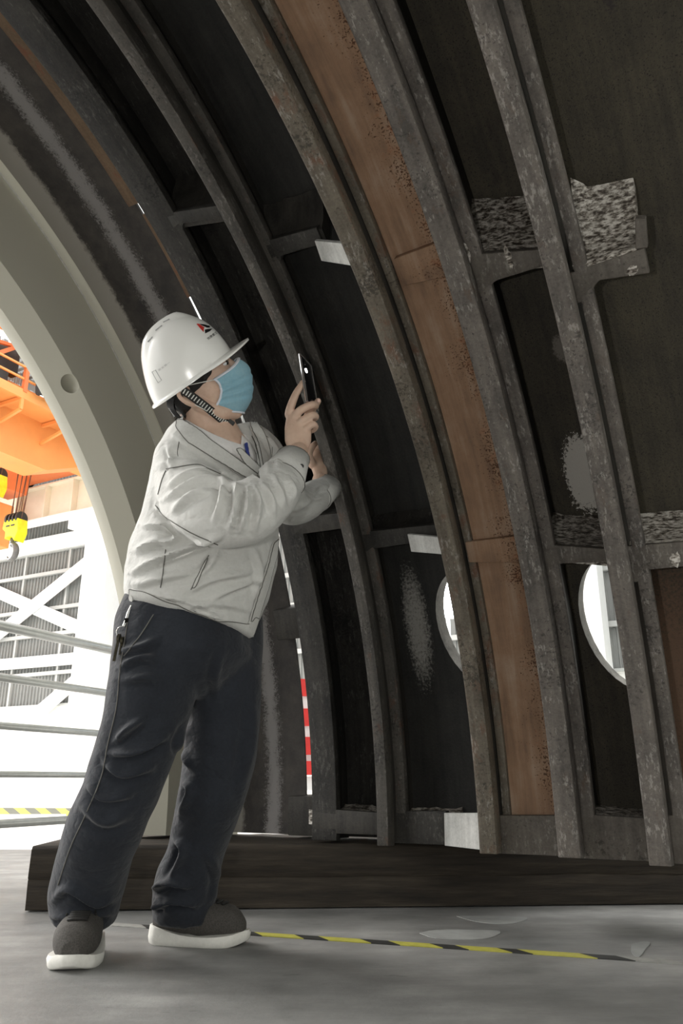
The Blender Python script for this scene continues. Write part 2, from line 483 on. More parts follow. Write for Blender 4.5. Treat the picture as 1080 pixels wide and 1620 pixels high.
# far wall: rendered base with corrugated cladding above
DB = 15.0
bm = bmesh.new()
ps = [hall(-14, DB, -0.25), hall(34, DB, -0.25), hall(34, DB, 2.25), hall(-14, DB, 2.25)]
qs = [p + Vector(BX * 0.3) for p in ps]
a = [bm.verts.new(p) for p in ps]; b = [bm.verts.new(p) for p in qs]
bm.faces.new(a); bm.faces.new(b[::-1])
for i in range(4): bm.faces.new((a[i], b[i], b[(i + 1) % 4], a[(i + 1) % 4]))
wb = finish('wall_back', bm, M['white_wall']); tag(wb, kind='structure')
bm = bmesh.new()
s = -14.0; prof = []
PITCH = 0.125
while s < 34:
    prof += [(s, DB + 0.05), (s + PITCH * 0.62, DB + 0.05), (s + PITCH * 0.74, DB + 0.012), (s + PITCH * 0.88, DB + 0.012)]
    s += PITCH
lo = [bm.verts.new(hall(s, b_, 2.25)) for s, b_ in prof]; hi = [bm.verts.new(hall(s, b_, 11.0)) for s, b_ in prof]
for i in range(len(prof) - 1): bm.faces.new((lo[i], lo[i + 1], hi[i + 1], hi[i]))
link_clad = finish('cladding', bm, M['cladding'], wb)
for z, hh in ((5.88, 0.10), (4.86, 0.10), (4.15, 0.10), (6.52, 0.07), (3.1, 0.10), (2.27, 0.05), (7.9, .08)):
    bm = bmesh.new(); bar(bm, hall(-14, DB - 0.04, z), hall(34, DB - 0.04, z), 0.10, hh, (0, 0, 1)); finish('wall_rail', bm, M['girt'], wb)
for k, s in enumerate((18.63, 16.87, 2.0, 3.9, 13.2)):
    bm = bmesh.new(); bar(bm, hall(s, DB - 0.02, 2.25), hall(s, DB - 0.02, 6.6), 0.07, 0.07, tuple(BX)); finish('wall_stud', bm, M['girt'], wb)
# unseen wall added to block light from the right, behind the photographer's shoulder, and a strip of roof
bm = bmesh.new()
c_ = hall(-4.2, 3.0, 2.2)
box(bm, c_ + Vector((0, 0, 2.5)), (0.1, 12, 5.1), (Vector(AX), Vector(BX), Vector((0, 0, 1))))
tag(finish('wall_light_block', bm, M['cladding']), kind='structure')
bm = bmesh.new()
for i in range(26):
    b_ = 8.5 + i * 0.24
    bar(bm, hall(17.0, b_, 11.6), hall(27.0, b_, 11.6), 0.13, 0.10)
for s in (18.2, 21.5, 24.5):
    bar(bm, hall(s, 8, 11.45), hall(s, 15, 11.45), 0.35, 0.12)
tag(finish('ceiling', bm, M['roof']), kind='structure')

# ================================================================ the ring of ribbed steel
RIB = dict(F=(2.124, 1.9554, (-.4045, .2790)), B=(1.2549, 2.0271, (-.4713, .2481)), C=(.8640, 1.8655, (-.5149, .2017)),
           D=(.6325, 1.9213, (-.4447, .2107)), E=(.3771, 1.9075, (-.3455, .2670)))
C0 = (-.436, .241)
PHI_END = math.radians(181)
ring = thing('steel_ring', 'huge rusty ribbed steel half ring arching overhead from the dark timber', 'steel ring', (0.1, 2.5, 0.2))
def ringattr(o):
    me = o.data
    n = len(me.vertices)
    co = np.empty(n * 3, np.float32); me.vertices.foreach_get('co', co); co = co.reshape(-1, 3)
    t = co @ AX; u = co @ NI - C0[0]; z = co[:, 2] - C0[1]
    out = np.stack([t, np.arctan2(z, -u) * 2.0, np.hypot(u, z)], 1).astype(np.float32)
    at = me.attributes.new('ring', 'FLOAT_VECTOR', 'POINT')
    at.data.foreach_set('vector', out.ravel())
    return o
def phi_at(z, r, c): return math.asin((z - c[1]) / r)
def sweep(bm, prof, c, p0, p1, seg=None):
    seg = seg or max(2, int(abs(p1 - p0) / math.radians(1.6)))
    rings = [[bm.verts.new(ring_pt(t, r, p0 + (p1 - p0) * k / seg, c)) for t, r in prof] for k in range(seg + 1)]
    m = len(prof)
    for a, b in zip(rings, rings[1:]):
        for k in range(m): bm.faces.new((a[k], a[(k + 1) % m], b[(k + 1) % m], b[k]))
    bm.faces.new(rings[0][::-1]); bm.faces.new(rings[-1])
def rect(t0, t1, r0, r1): return [(t0, r0), (t1, r0), (t1, r1), (t0, r1)]
def ring_part(name, profs, c, p0, p1, mat, label=None, bev=0.0, parent=None):
    bm = bmesh.new()
    for pr in profs: sweep(bm, pr, c, p0, p1)
    o = finish(name, bm, mat, parent or ring)
    if bev: bevel(o, bev, 2)
    auto_smooth(o, 30); ringattr(o)
    if label: o['label'] = label
    return o
# end flange with its bevelled inner edge and a bolt hole
tF, rF, cF = RIB['F']
pF = phi_at(0.205, 2.15, cF)
fl = ring_part('end_flange', [[(2.172, 1.990), (2.10, 2.048), (2.10, 2.305), (2.072, 2.335), (2.03, 2.345), (2.03, 2.40), (2.24, 2.40), (2.24, 2.005), (2.20, 1.992)]], cF, pF, PHI_END, M['flange'], 'pale machined flange at the open end of the ring')
bmc = bmesh.new()
hc = [ring_pt(t, 2.033, math.radians(47.05), cF) for t in (2.0, 2.19)]
ru = (ring_pt(2.1, 2.04, math.radians(48), cF) - ring_pt(2.1, 2.04, math.radians(46), cF)).normalized(); rv = Vector(AX).cross(ru).normalized()
rg = [[bmc.verts.new(h + ru * 0.036 * math.cos(2 * PI * k / 24) + rv * 0.020 * math.sin(2 * PI * k / 24)) for k in range(24)] for h in hc]
for k in range(24): bmc.faces.new((rg[0][k], rg[0][(k + 1) % 24], rg[1][(k + 1) % 24], rg[1][k]))
bmc.faces.new(rg[0][::-1]); bmc.faces.new(rg[1])
cut(fl, bmc); auto_smooth(fl, 30)
if 'ring' not in fl.data.attributes: ringattr(fl)
bm = bmesh.new()
tube(bm, [ring_pt(2.099, 2.308, pF + (PHI_END - pF) * k / 120, cF) for k in range(121)], 0.0035, 6)
finish('weld_bead', bm, M['weld'], fl, True)['label'] = 'thin bright weld line'
# shells: one curved plate per bay, behind the ribs
def shell(t0, t1, r, c, mat, label=None, holes=(), p0=None, p1=PHI_END, th=0.05, name='shell_plate'):
    p0 = phi_at(0.206, r, c) if p0 is None else p0
    o = ring_part(name, [rect(t0, t1, r, r + th)], c, p0, p1, mat, label)
    for (px, py, ht, hp) in holes:
        tc, pc = on_cyl(px, py, r, c)
        bmc = bmesh.new()
        rings = []
        for rr in (r - 0.1, r + th + 0.1):
            rings.append([bmc.verts.new(ring_pt(tc + ht * math.cos(2 * PI * k / 40), rr, pc + hp / r * math.sin(2 * PI * k / 40) + 0.12 * ht * math.cos(2 * PI * k / 40), c)) for k in range(40)])
        for k in range(40): bmc.faces.new((rings[0][k], rings[0][(k + 1) % 40], rings[1][(k + 1) % 40], rings[1][k]))
        bmc.faces.new(rings[0][::-1]); bmc.faces.new(rings[1])
        cut(o, bmc); auto_smooth(o, 30)
        o.data.materials.append(M['cut_edge'])
        hc_ = ring_pt(tc, r + th / 2, pc, c)
        for p_ in o.data.polygons:
            q = Vector(p_.center); rad = Vector(NI) * (q.dot(Vector(NI)) - c[0]) + Vector((0, 0, q.z - c[1]))
            if abs(p_.normal.dot(rad.normalized())) < 0.5 and (q - hc_).length < 0.32: p_.material_index = 1
        if 'ring' in o.data.attributes: o.data.attributes.remove(o.data.attributes['ring'])
        ringattr(o)
    return o
cB, cC, cD, cE = RIB['B'][2], RIB['C'][2], RIB['D'][2], RIB['E'][2]
shell(1.688, 2.06, 2.33, C0, M['end_shell'], 'black plate with a flaked grey band beside the pale flange', th=0.010)
shell(1.19, 1.660, 2.33, C0, M['black_steel'], 'black plate between the joint and the first dark rib')
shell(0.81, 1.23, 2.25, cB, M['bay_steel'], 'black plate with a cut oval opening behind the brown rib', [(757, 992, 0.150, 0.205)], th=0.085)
shell(0.575, 0.83, 2.02, (-.475, .206), M['rust_panel'], 'rusty orange plate with flaking pits')
shell(0.36, 0.60, 2.30, cD, M['olive_patch'], 'olive brown plate with a cut oval opening', [(995, 985, 0.150, 0.215)], th=0.085)
shell(-0.75, 0.355, 2.31, cE, M['olive_big'], 'broad olive brown plate right of the last rib')
# strips over the joint between the two plates, with the daylight gap left open lower down
ring_part('joint_strip', [rect(1.636, 1.700, 2.300, 2.326)], C0, math.radians(59.9), PHI_END, M['gap_strip'], 'brown joint strip')
ring_part('joint_strip', [rect(1.652, 1.672, 2.304, 2.328)], C0, math.radians(51.2), math.radians(58.9), M['gap_strip'])
for p0_, p1_ in ((17.4, 20.4), (phi_at(.206, 2.3, C0) * 180 / PI, 2.6)):
    ring_part('spacer_block', [rect(1.62, 1.73, 2.27, 2.40)], C0, math.radians(p0_), math.radians(p1_), M['dark_steel'], bev=0.004)
# ribs: web, inner bar and the stepped flange beside it
def rib(key, barw, barh, web, lip, mat, label):
    t, R, c = RIB[key]
    p0 = phi_at(0.2, R, c)
    o = ring_part('rib', [[(t - barw, R), (t - 0.004, R), (t, R + 0.004), (t, R + barh), (t - barw, R + barh)]], c, p0, PHI_END, mat, label, bev=0.0025)
    w = ring_part('rib_web', [rect(web[0], web[1], R + barh - 0.002, 2.40)], c, p0 + 0.004, PHI_END, M['dark_steel'], parent=o)
    if lip:
        ring_part('rib_lip', [rect(lip[0], lip[1], R + lip[2], R + lip[2] + 0.03)], c, p0 + 0.012, PHI_END, mat, bev=0.004, parent=o)
    return o
rib('B', 0.042, 0.05, (1.222, 1.246), (1.187, 1.242, 0.085), M['rib_dark'], 'dark rib with a thin brown edge, next to the man')
rib('C', 0.053, 0.05, (0.822, 0.846), (0.795, 0.820, 0.10), M['rib_brown'], 'brown rib left of the orange plate')
rib('D', 0.062, 0.05, (0.592, 0.612), (0.542, 0.583, 0.085), M['rib_steel'], 'grey rib right of the orange plate')
rib('E', 0.053, 0.05, (0.335, 0.358), (0.285, 0.320, 0.085), M['rib_steel'], 'grey rib furthest right')
# the first rib, at the joint, has no inner bar
pA = phi_at(0.205, 2.12, C0)
ring_part('rib', [rect(1.437, 1.535, 2.12, 2.15), rect(1.505, 1.533, 2.149, 2.34), ], C0, pA, PHI_END, M['black_steel'], 'flat dark rib along the bright joint', bev=0.003)
# cross plates between the ribs: face with a rounded lower corner, sloping top going out to the shell
def cross(TL, TR, BL, BR, c, rf, rs, dphi, mat, ext=(0.03, 0.03), fil=0.03, topmat=None, label=None, name='cross_plate', bottomfil=True):
    pts = [on_cyl(*p, rf, c) for p in (TL, TR, BL, BR)]
    (ta, fa), (tb, fb), (tc, fc), (td, fd) = pts
    def lin(p, q, t): return p[1] + (q[1] - p[1]) * (t - p[0]) / (q[0] - p[0])
    tl, tr = max(ta, tc) + ext[0], min(tb, td) - ext[1]
    top = lambda t: lin(pts[0], pts[1], t); bot = lambda t: lin(pts[2], pts[3], t)
    poly = [(tl + (tr - tl) * k / 6, top(tl + (tr - tl) * k / 6)) for k in range(7)]
    poly += [(tr, bot(tr))]
    if fil and bottomfil:
        t0 = max(ta, tc)
        poly += [(tr + (t0 - fil - tr) * k / 4, bot(tr + (t0 - fil - tr) * k / 4)) for k in range(1, 5)]
        poly += [(t0 - fil * (1 - math.sin(a)), bot(t0) - fil / rf * (1 - math.cos(a))) for a in (0.4, 0.8, 1.2, PI / 2)]
        poly += [(tl, bot(t0) - fil / rf)]
    else:
        poly += [(tl, bot(tl))]
    bm = bmesh.new()
    A = [bm.verts.new(ring_pt(t, rf, p, c)) for t, p in poly]
    B = [bm.verts.new(ring_pt(t, rf + 0.03, p, c)) for t, p in poly]
    n = len(poly)
    bm.faces.new(A); bm.faces.new(B[::-1])
    for k in range(n): bm.faces.new((A[k], A[(k + 1) % n], B[(k + 1) % n], B[k]))
    o = finish(name, bm, mat, ring); bevel(o, 0.003, 2); auto_smooth(o, 30); ringattr(o)
    if label: o['label'] = label
    if rs:
        # sloping torch-cut web behind the face
        bm = bmesh.new(); NS = 10; NR = 10
        g = [[[None] * (NR + 1) for _ in range(NS + 1)] for _ in range(2)]
        for side in (0, 1):
            for i in range(NS + 1):
                t = tl + 0.02 + (tr - tl - 0.03) * i / NS
                for j in range(NR + 1):
                    w = j / NR
                    rr = rf + 0.012 + (rs - rf - 0.012) * w
                    wob = 0.004 * noise.noise(Vector((t * 40, rr * 30, fa * 9))) * (1 if side == 0 else 0)
                    ph = top(t) - 0.004 + math.radians(dphi) * w - 0.10 * w * (1 - w) * 0.25 + wob - (0.0 if side == 0 else 0.022)
                    g[side][i][j] = bm.verts.new(ring_pt(t, rr, ph, c))
        for side in (0, 1):
            for i in range(NS):
                for j in range(NR):
                    q = (g[side][i][j], g[side][i + 1][j], g[side][i + 1][j + 1], g[side][i][j + 1])
                    bm.faces.new(q if side == 0 else q[::-1])
        for i in range(NS):
            for j in (0, NR): bm.faces.new((g[0][i][j], g[1][i][j], g[1][i + 1][j], g[0][i + 1][j]))
        for j in range(NR):
            for i in (0, NS): bm.faces.new((g[0][i][j], g[0][i][j + 1], g[1][i][j + 1], g[1][i][j]))
        w = finish('cross_web', bm, topmat or M['mottled'], o); auto_smooth(w, 40); ringattr(w)
    return o
rD, rE, rB, rA = RIB['D'][1] + 0.085, RIB['E'][1] + 0.085, RIB['B'][1] + 0.085, 2.12
cross((757, 402), (850, 395), (775, 447), (850, 424), cD, rD, 2.28, 2.5, M['cross_steel'], label='upper grey cross plate between the two grey ribs')
cross((868, 862), (950, 868), (885, 892), (950, 889), cD, rD, 2.29, 1.5, M['cross_steel'])
cross((945, 1290), (1025, 1295), (935, 1359), (1030, 1363), cD, rD, 2.29, 0.3, M['cross_steel'], fil=0)
cross((925, 424), (1019, 392), (932, 446), (1028, 432), cE, rE, 0, 0, M['cross_steel'], ext=(0.04, -0.001), fil=0.045, label='stub of a cross plate with a cut free end')
cross((1018, 862), (1095, 856), (1010, 903), (1095, 895), cE, rE, 2.30, 1.7, M['cross_steel'], ext=(0.04, 0.45))
cross((1066, 1290), (1110, 1292), (1062, 1366), (1110, 1369), cE, rE, 2.30, 0.3, M['cross_steel'], ext=(0.03, 0.45), fil=0)
cross((437, 377), (500, 360), (442, 406), (500, 388), cB, rB, 2.24, 2.2, M['cross_dark'], ext=(0.03, 0.0), fil=0.012, topmat=M['dark_steel'])
cross((580, 841), (648, 834), (594, 868), (648, 860), cB, rB, 2.24, 1.2, M['cross_dark'], ext=(0.03, 0.16), fil=0.015, topmat=M['black_steel'])
cross((630, 1283), (705, 1283), (625, 1334), (705, 1337), cB, rB, 2.24, 0.3, M['cross_dark'], ext=(0.03, 0.0), fil=0)
cross((455, 821), (533, 812), (478, 845), (545, 836), C0, rA, 2.31, 1.4, M['dark_steel'], ext=(0.03, 0.03), fil=0.02, topmat=M['black_steel'])
cross((520, 1280), (590, 1285), (505, 1318), (590, 1321), C0, rA, 2.31, 0.3, M['dark_steel'], ext=(0.03, 0.05), fil=0)
cross((280, 335), (345, 325), (285, 355), (350, 345), C0, rA, 2.31, 1.4, M['cross_dark'], ext=(0.03, 0.03), fil=0.02, topmat=M['dark_steel'])
cO = (-.475, .206)
cross((735, 858), (818, 848), (745, 890), (825, 890), cO, 1.992, 0, 0, M['rust_panel'], ext=(0.0, 0.0), fil=0)
cross((800, 1290), (890, 1290), (780, 1350), (897, 1355), cO, 1.975, 0, 0, M['cross_steel'], ext=(0.0, 0.02), fil=0)
cross((622, 410), (694, 383), (640, 452), (706, 438), cO, 1.992, 0, 0, M['rust_panel'], ext=(0.0, 0.0), fil=0)
# the torn gusset left standing above the stub
def ring_sheet(pxs, r0, r1, c, mat, label, name='gusset', th=0.025, holes=()):
    """plate whose lower edge lies at radius r0 and upper edge at r1; pxs = lower edge points then upper edge points (same count)"""
    n = len(pxs) // 2
    lo = [on_cyl(*p, r0, c) for p in pxs[:n]]; hi = [on_cyl(*p, r1, c) for p in pxs[n:]]
    bm = bmesh.new(); K = 8; g = {}
    for s_ in (0, 1):
        for i in range(n):
            for j in range(K + 1):
                w = j / K
                t = lo[i][0] + (hi[i][0] - lo[i][0]) * w; r = r0 + (r1 - r0) * w
                ph = lo[i][1] + (hi[i][1] - lo[i][1]) * w - 0.012 * math.sin(PI * w)
                g[s_, i, j] = bm.verts.new(ring_pt(t, r + s_ * th * 0.4, ph - s_ * th / 2.0, c))
    for i in range(n - 1):
        for j in range(K):
            bm.faces.new((g[0, i, j], g[0, i + 1, j], g[0, i + 1, j + 1], g[0, i, j + 1]))
            bm.faces.new((g[1, i, j + 1], g[1, i + 1, j + 1], g[1, i + 1, j], g[1, i, j]))
        for j in (0, K): bm.faces.new((g[0, i, j], g[1, i, j], g[1, i + 1, j], g[0, i + 1, j]))
    for j in range(K):
        for i in (0, n - 1): bm.faces.new((g[0, i, j], g[0, i, j + 1], g[1, i, j + 1], g[1, i, j]))
    o = finish(name, bm, mat, ring); auto_smooth(o, 40); ringattr(o); o['label'] = label
    return o
ring_sheet([(905, 420), (925, 418), (950, 408), (975, 400), (1006, 392), (902, 281), (922, 290), (928, 295), (950, 292), (1001, 281)], rE, 2.22, cE, M['mottled'], 'torn mottled gusset with a ragged top edge')
bm = bmesh.new()
pts = [on_cyl(*p, rE - 0.002, cE) for p in ((1004, 346), (1021, 346), (1024, 392), (1005, 395))]
A = [bm.verts.new(ring_pt(t, rE - 0.002, p, cE)) for t, p in pts]; B = [bm.verts.new(ring_pt(t, rE + 0.05, p, cE)) for t, p in pts]
bm.faces.new(A); bm.faces.new(B[::-1])
for k in range(4): bm.faces.new((A[k], A[(k + 1) % 4], B[(k + 1) % 4], B[k]))
o = finish('end_tab', bm, M['cross_steel'], ring); bevel(o, 0.002, 1); ringattr(o)
# pale splice plates turned towards the open end of the ring
def splice(px4, rl, rr):
    (tl, pl), (tl2, pl2) = on_cyl(*px4[0], rl, cB), on_cyl(*px4[3], rl, cB)
    (tr, pr), (tr2, pr2) = on_cyl(*px4[1], rr, cB), on_cyl(*px4[2], rr, cB)
    tx = 0.03
    bm = bmesh.new()
    q = [(tl, rl, pl), (tr - tx, rr, pr), (tr2 - tx, rr, pr2), (tl2, rl, pl2)]
    A = [bm.verts.new(ring_pt(t, r, p, cB)) for t, r, p in q]; B = [bm.verts.new(ring_pt(t, r + 0.02, p, cB)) for t, r, p in q]
    bm.faces.new(A); bm.faces.new(B[::-1])
    for k in range(4): bm.faces.new((A[k], A[(k + 1) % 4], B[(k + 1) % 4], B[k]))
    o = finish('splice_plate', bm, M['daylit'], ring); bevel(o, 0.0015, 1); ringattr(o); o['label'] = 'splice plate with daylight painted in as a pale tone'
splice([(497, 381), (543, 392), (557, 428), (508, 413)], 2.10, 1.97)
splice([(644, 845), (690, 853), (697, 880), (650, 873)], 2.10, 1.97)
splice([(702, 1286), (754, 1286), (755, 1345), (703, 1338)], 2.10, 1.97)
# bright ragged patches of weld spatter on two crossings
for px, py, c, r, sx, sy in ((804, 408, cD, rD, .008, .030), (1000, 428, cE, rE, .014, .012), (738, 400, cD, rD - .004, .007, .03), (1068, 885, cE, rE, .012, .02)):
    t0, p0 = on_cyl(px, py, r - 0.002, c)
    bm = bmesh.new()
    n = 26; vs = []; vc = []
    for k in range(n):
        a = 2 * PI * k / n; w = 1 + 0.45 * noise.noise(Vector((math.cos(a) * 2.4 + px, math.sin(a) * 2.4, py)))
        vs.append(bm.verts.new(ring_pt(t0 + sx * w * math.cos(a), r - 0.001, p0 + sy / r * w * math.sin(a), c)))
        vc.append(bm.verts.new(ring_pt(t0 + sx * w * .6 * math.cos(a), r - 0.005, p0 + sy / r * w * .6 * math.sin(a), c)))
    bm.faces.new(vc); bm.faces.new(vs[::-1])
    for k in range(n): bm.faces.new((vs[k], vs[(k + 1) % n], vc[(k + 1) % n], vc[k]))
    o = finish('weld_spatter', bm, M['mottled'], ring); ringattr(o)

# ================================================================ timber, floor tape, marks on the floor
bm = bmesh.new()
t0, t1 = Vector((-1.018, 2.834, 0)), Vector((1.75, 3.04, 0))
d = (t1 - t0).normalized(); nrm = Vector((-d.y, d.x, 0))
NX, prof = 60, [(0.0, 0.004), (0.0, 0.092), (0.003, 0.096), (0.0, 0.100), (0.0, 0.184), (0.012, 0.196), (0.58, 0.196), (0.60, 0.184), (0.60, 0.004)]
rings = []
for i in range(NX + 1):
    s = i / NX * (t1 - t0).length
    row = []
    for (w, z) in prof:
        j = 0.004 * noise.noise(Vector((s * 3, w * 9, z * 9))) + 0.003 * noise.noise(Vector((s * 14, w * 9, z * 9)))
        row.append(bm.verts.new(t0 + d * (s + (0.012 * noise.noise(Vector((w * 20, z * 22, 3))) if i == 0 else 0)) + nrm * (w + j) + Vector((0, 0, max(0.0, z + (j if z > 0.02 else 0))))))
    rings.append(row)
for a, b in zip(rings, rings[1:]):
    for k in range(9): bm.faces.new((a[k], a[(k + 1) % 9], b[(k + 1) % 9], b[k]))
bm.faces.new(rings[0][::-1]); bm.faces.new(rings[-1])
o = finish('timber_beam', bm, M['timber']); auto_smooth(o, 50)
tag(o, 'long tarred dark timber beam lying under the ring behind the shoes', 'timber')

# floor tape: alternating yellow, black and faded pieces stuck in one line
tape = thing('floor_tape', 'yellow and black striped tape stuck across the grey concrete', 'floor tape', (0, 2.35, 0))
T0, T1 = on_floor(176, 1465.5), on_floor(1090, 1527)
td = (T1 - T0).normalized(); tn = Vector((-td.y, td.x, 0)); TW = 0.044; L = (T1 - T0).length
def tl_at(x, y):
    p = on_floor(x, y); return (p - T0).dot(td)
marks = [tl_at(x, y) for x, y in ((176, 1465.5), (232, 1469), (300, 1473), (418, 1480), (482, 1485), (520, 1488), (587, 1493), (633, 1496), (700, 1501), (742, 1503), (810, 1508), (843, 1510), (945, 1517), (1005, 1520), (1090, 1527))]
kinds = ['white', 'black', 'black', 'yellow', 'black', 'yellow', 'black', 'yellow', 'black', 'yellow', 'black', 'yellow', 'black', 'white']
for (s0, s1, kd) in zip(marks, marks[1:], kinds):
    sk = 0.045
    bm = bmesh.new()
    q = [T0 + td * s0, T0 + td * s1, T0 + td * (s1 - sk) + tn * TW, T0 + td * (s0 - sk) + tn * TW]
    A = [bm.verts.new(p + Vector((0, 0, 0.0022))) for p in q]; B = [bm.verts.new(p + Vector((0, 0, 0.0002))) for p in q]
    bm.faces.new(A); bm.faces.new(B[::-1])
    for k in range(4): bm.faces.new((A[k], B[k], B[(k + 1) % 4], A[(k + 1) % 4]))
    finish('tape_piece', bm, M['tape_' + kd], tape)['label'] = {'white': 'faded white', 'black': 'black', 'yellow': 'yellow'}[kd] + ' tape piece'
# pale flat marks on the concrete
def mark(pxs, label):
    bm = bmesh.new()
    P = catmull([on_floor(*p) for p in pxs + [pxs[0]]], 3)[:-1]
    A = [bm.verts.new(p + Vector((0, 0, 0.0016))) for p in P]; B = [bm.verts.new(p + Vector((0, 0, 0.0002))) for p in P]
    bm.faces.new(A); bm.faces.new(B[::-1]); n = len(P)
    for k in range(n): bm.faces.new((A[k], B[k], B[(k + 1) % n], A[(k + 1) % n]))
    tag(finish('pale_mark', bm, M['mark']), label, 'paint mark')
mark([(663, 1477), (690, 1472), (745, 1472), (791, 1474), (775, 1484), (740, 1487), (690, 1485)], 'pale lens-shaped mark on concrete just behind the tape')
mark([(722, 1450), (770, 1450), (833, 1452), (815, 1461), (785, 1462), (750, 1458)], 'pale half-round mark on concrete close to the timber')
mark([(998, 1495), (1013, 1491), (1028, 1492), (1020, 1503), (1010, 1515), (999, 1508)], 'small pale wedge-shaped mark on concrete near the right edge')

# ================================================================ hall beyond the open end
def hp(x, y, b):
    d = ray(x, y); s = b / (d @ BX); P = EYE + s * d
    return float(P @ AX), float(P[2])
def column(s, label):
    c = thing('steel_column', label, 'column', hall(s, 14.5, -0.25))
    bm = bmesh.new()
    box(bm, hall(s, 14.4, 3.35), (0.42, 0.30, 3.6), (Vector(AX), Vector(BX), Vector((0, 0, 1))))
    o = finish('shaft', bm, M['white_steel'], c); bevel(o, 0.02, 1)
    bm = bmesh.new()
    box(bm, hall(s + 0.05, 14.1, 6.75), (0.55, 0.45, 0.22), (Vector(AX), Vector(BX), Vector((0, 0, 1))))
    box(bm, hall(s, 14.4, -0.2), (0.6, 0.5, 0.05), (Vector(AX), Vector(BX), Vector((0, 0, 1))))
    finish('bracket', bm, M['white_steel'], c)
    return c
column(15.0, 'white steel column left of the man, where the cross braces meet')
column(3.10, 'white steel column seen through the oval opening at right')
# paired braces
def brace(p, q, w, label, b_=14.76):
    bm = bmesh.new()
    P, Q = hall(p[0], b_, p[1]), hall(q[0], b_, q[1])
    d = (Q - P).normalized(); v = d.cross(Vector(BX)).normalized()
    box(bm, (P + Q) / 2, ((Q - P).length / 2, w / 2, 0.02), (d, v, Vector(BX)))
    for s_ in (-1, 1):
        box(bm, (P + Q) / 2 + v * (w / 2 * s_), ((Q - P).length / 2, 0.02, 0.04), (d, v, Vector(BX)))
    tag(finish('cross_brace', bm, M['white_steel']), label, 'steel brace', 'white wall braces')
brace((15.2, 6.35), (19.4, 4.15), 0.30, 'white diagonal brace rising from the left edge to the column head')
brace((21.2, 6.2), (15.2, 3.85), 0.30, 'white diagonal brace falling from the left edge to the column, crossing another', 14.86)
brace((15.3, 3.40), (20.8, 3.45), 0.26, 'white horizontal strut on the back wall just above the railing', 14.86)
brace((15.3, 3.2), (18.6, 1.2), 0.30, 'white diagonal brace dropping from the column below the horizontal strut')
brace((15.2, 6.72), (21.5, 6.74), 0.40, 'white horizontal strut under the cream crane runway beam', 14.86)
# runway beam
rw = thing('crane_runway_beam', 'cream crane runway beam with vertical stiffeners below the orange crane', 'crane beam', hall(15, 14.0, 7.0))
bm = bmesh.new(); box(bm, hall(12, 14.0, 7.52), (14, 0.02, 0.46), (Vector(AX), Vector(BX), Vector((0, 0, 1)))); finish('web', bm, M['cream_steel'], rw)
bm = bmesh.new(); box(bm, hall(12, 14.0, 8.0), (14, 0.22, 0.02), (Vector(AX), Vector(BX), Vector((0, 0, 1)))); finish('flange', bm, M['cream_steel'], rw)
bm = bmesh.new(); box(bm, hall(12, 14.0, 7.04), (14, 0.22, 0.02), (Vector(AX), Vector(BX), Vector((0, 0, 1)))); finish('flange', bm, M['white_steel'], rw)
for s in (14.8, 15.75, 16.78, 17.9, 19.0, 3.4, 2.2):
    bm = bmesh.new(); box(bm, hall(s, 13.89, 7.52), (0.012, 0.10, 0.455), (Vector(AX), Vector(BX), Vector((0, 0, 1)))); finish('stiffener', bm, M['cream_steel'], rw)
bm = bmesh.new(); box(bm, hall(12, 14.0, 8.06), (14, 0.05, 0.05), (Vector(AX), Vector(BX), Vector((0, 0, 1)))); finish('crane_rail', bm, M['black_paint'], rw)

# orange overhead crane; its near girder runs over the hall towards the runway beam
crane = thing('overhead_crane', 'orange overhead travelling crane at upper left beyond the ring', 'crane', hall(14.5, 12.8, 8.1))
SG = 14.0
bm = bmesh.new()   # girder: tapered box
pr = [(-2, 7.07), (11.45, 7.07), (12.75, 7.62), (13.4, 7.62), (13.4, 8.75), (-2, 8.75)]
A = [bm.verts.new(hall(SG, b, z)) for b, z in pr]; B = [bm.verts.new(hall(SG + 0.75, b, z)) for b, z in pr]
bm.faces.new(A); bm.faces.new(B[::-1])
for k in range(6): bm.faces.new((A[k], B[k], B[(k + 1) % 6], A[(k + 1) % 6]))
finish('girder', bm, M['orange'], crane)
bm = bmesh.new()
pr = [(-2, 7.0), (11.3, 7.0), (12.75, 7.6), (13.4, 7.6), (13.4, 8.95), (-2, 8.95)]
A = [bm.verts.new(hall(SG + 3.0, b, z)) for b, z in pr]; B = [bm.verts.new(hall(SG + 3.75, b, z)) for b, z in pr]
bm.faces.new(A); bm.faces.new(B[::-1])
for k in range(6): bm.faces.new((A[k], B[k], B[(k + 1) % 6], A[(k + 1) % 6]))
finish('girder', bm, M['orange_deep'], crane)
bm = bmesh.new(); box(bm, hall(SG + 2.2, 13.55, 8.45), (3.4, 0.28, 0.36), (Vector(AX), Vector(BX), Vector((0, 0, 1))))
o = finish('end_carriage', bm, M['orange_deep'], crane); bevel(o, 0.03, 1)
for s in (13.9, 17.6):
    bm = bmesh.new(); tube(bm, [hall(s, 13.72, 8.27), hall(s, 13.95, 8.27)], 0.17, 20); finish('wheel', bm, M['black_paint'], crane)
SW = 13.25     # walkway beside the girder
AXB = (Vector(AX), Vector(BX), Vector((0, 0, 1)))
bm = bmesh.new(); box(bm, hall(SW + 0.38, 5.2, 8.14), (0.38, 7.4, 0.02), AXB)
box(bm, hall(SW, 5.2, 8.15), (0.03, 7.4, 0.10), AXB)
finish('walkway', bm, M['orange'], crane)
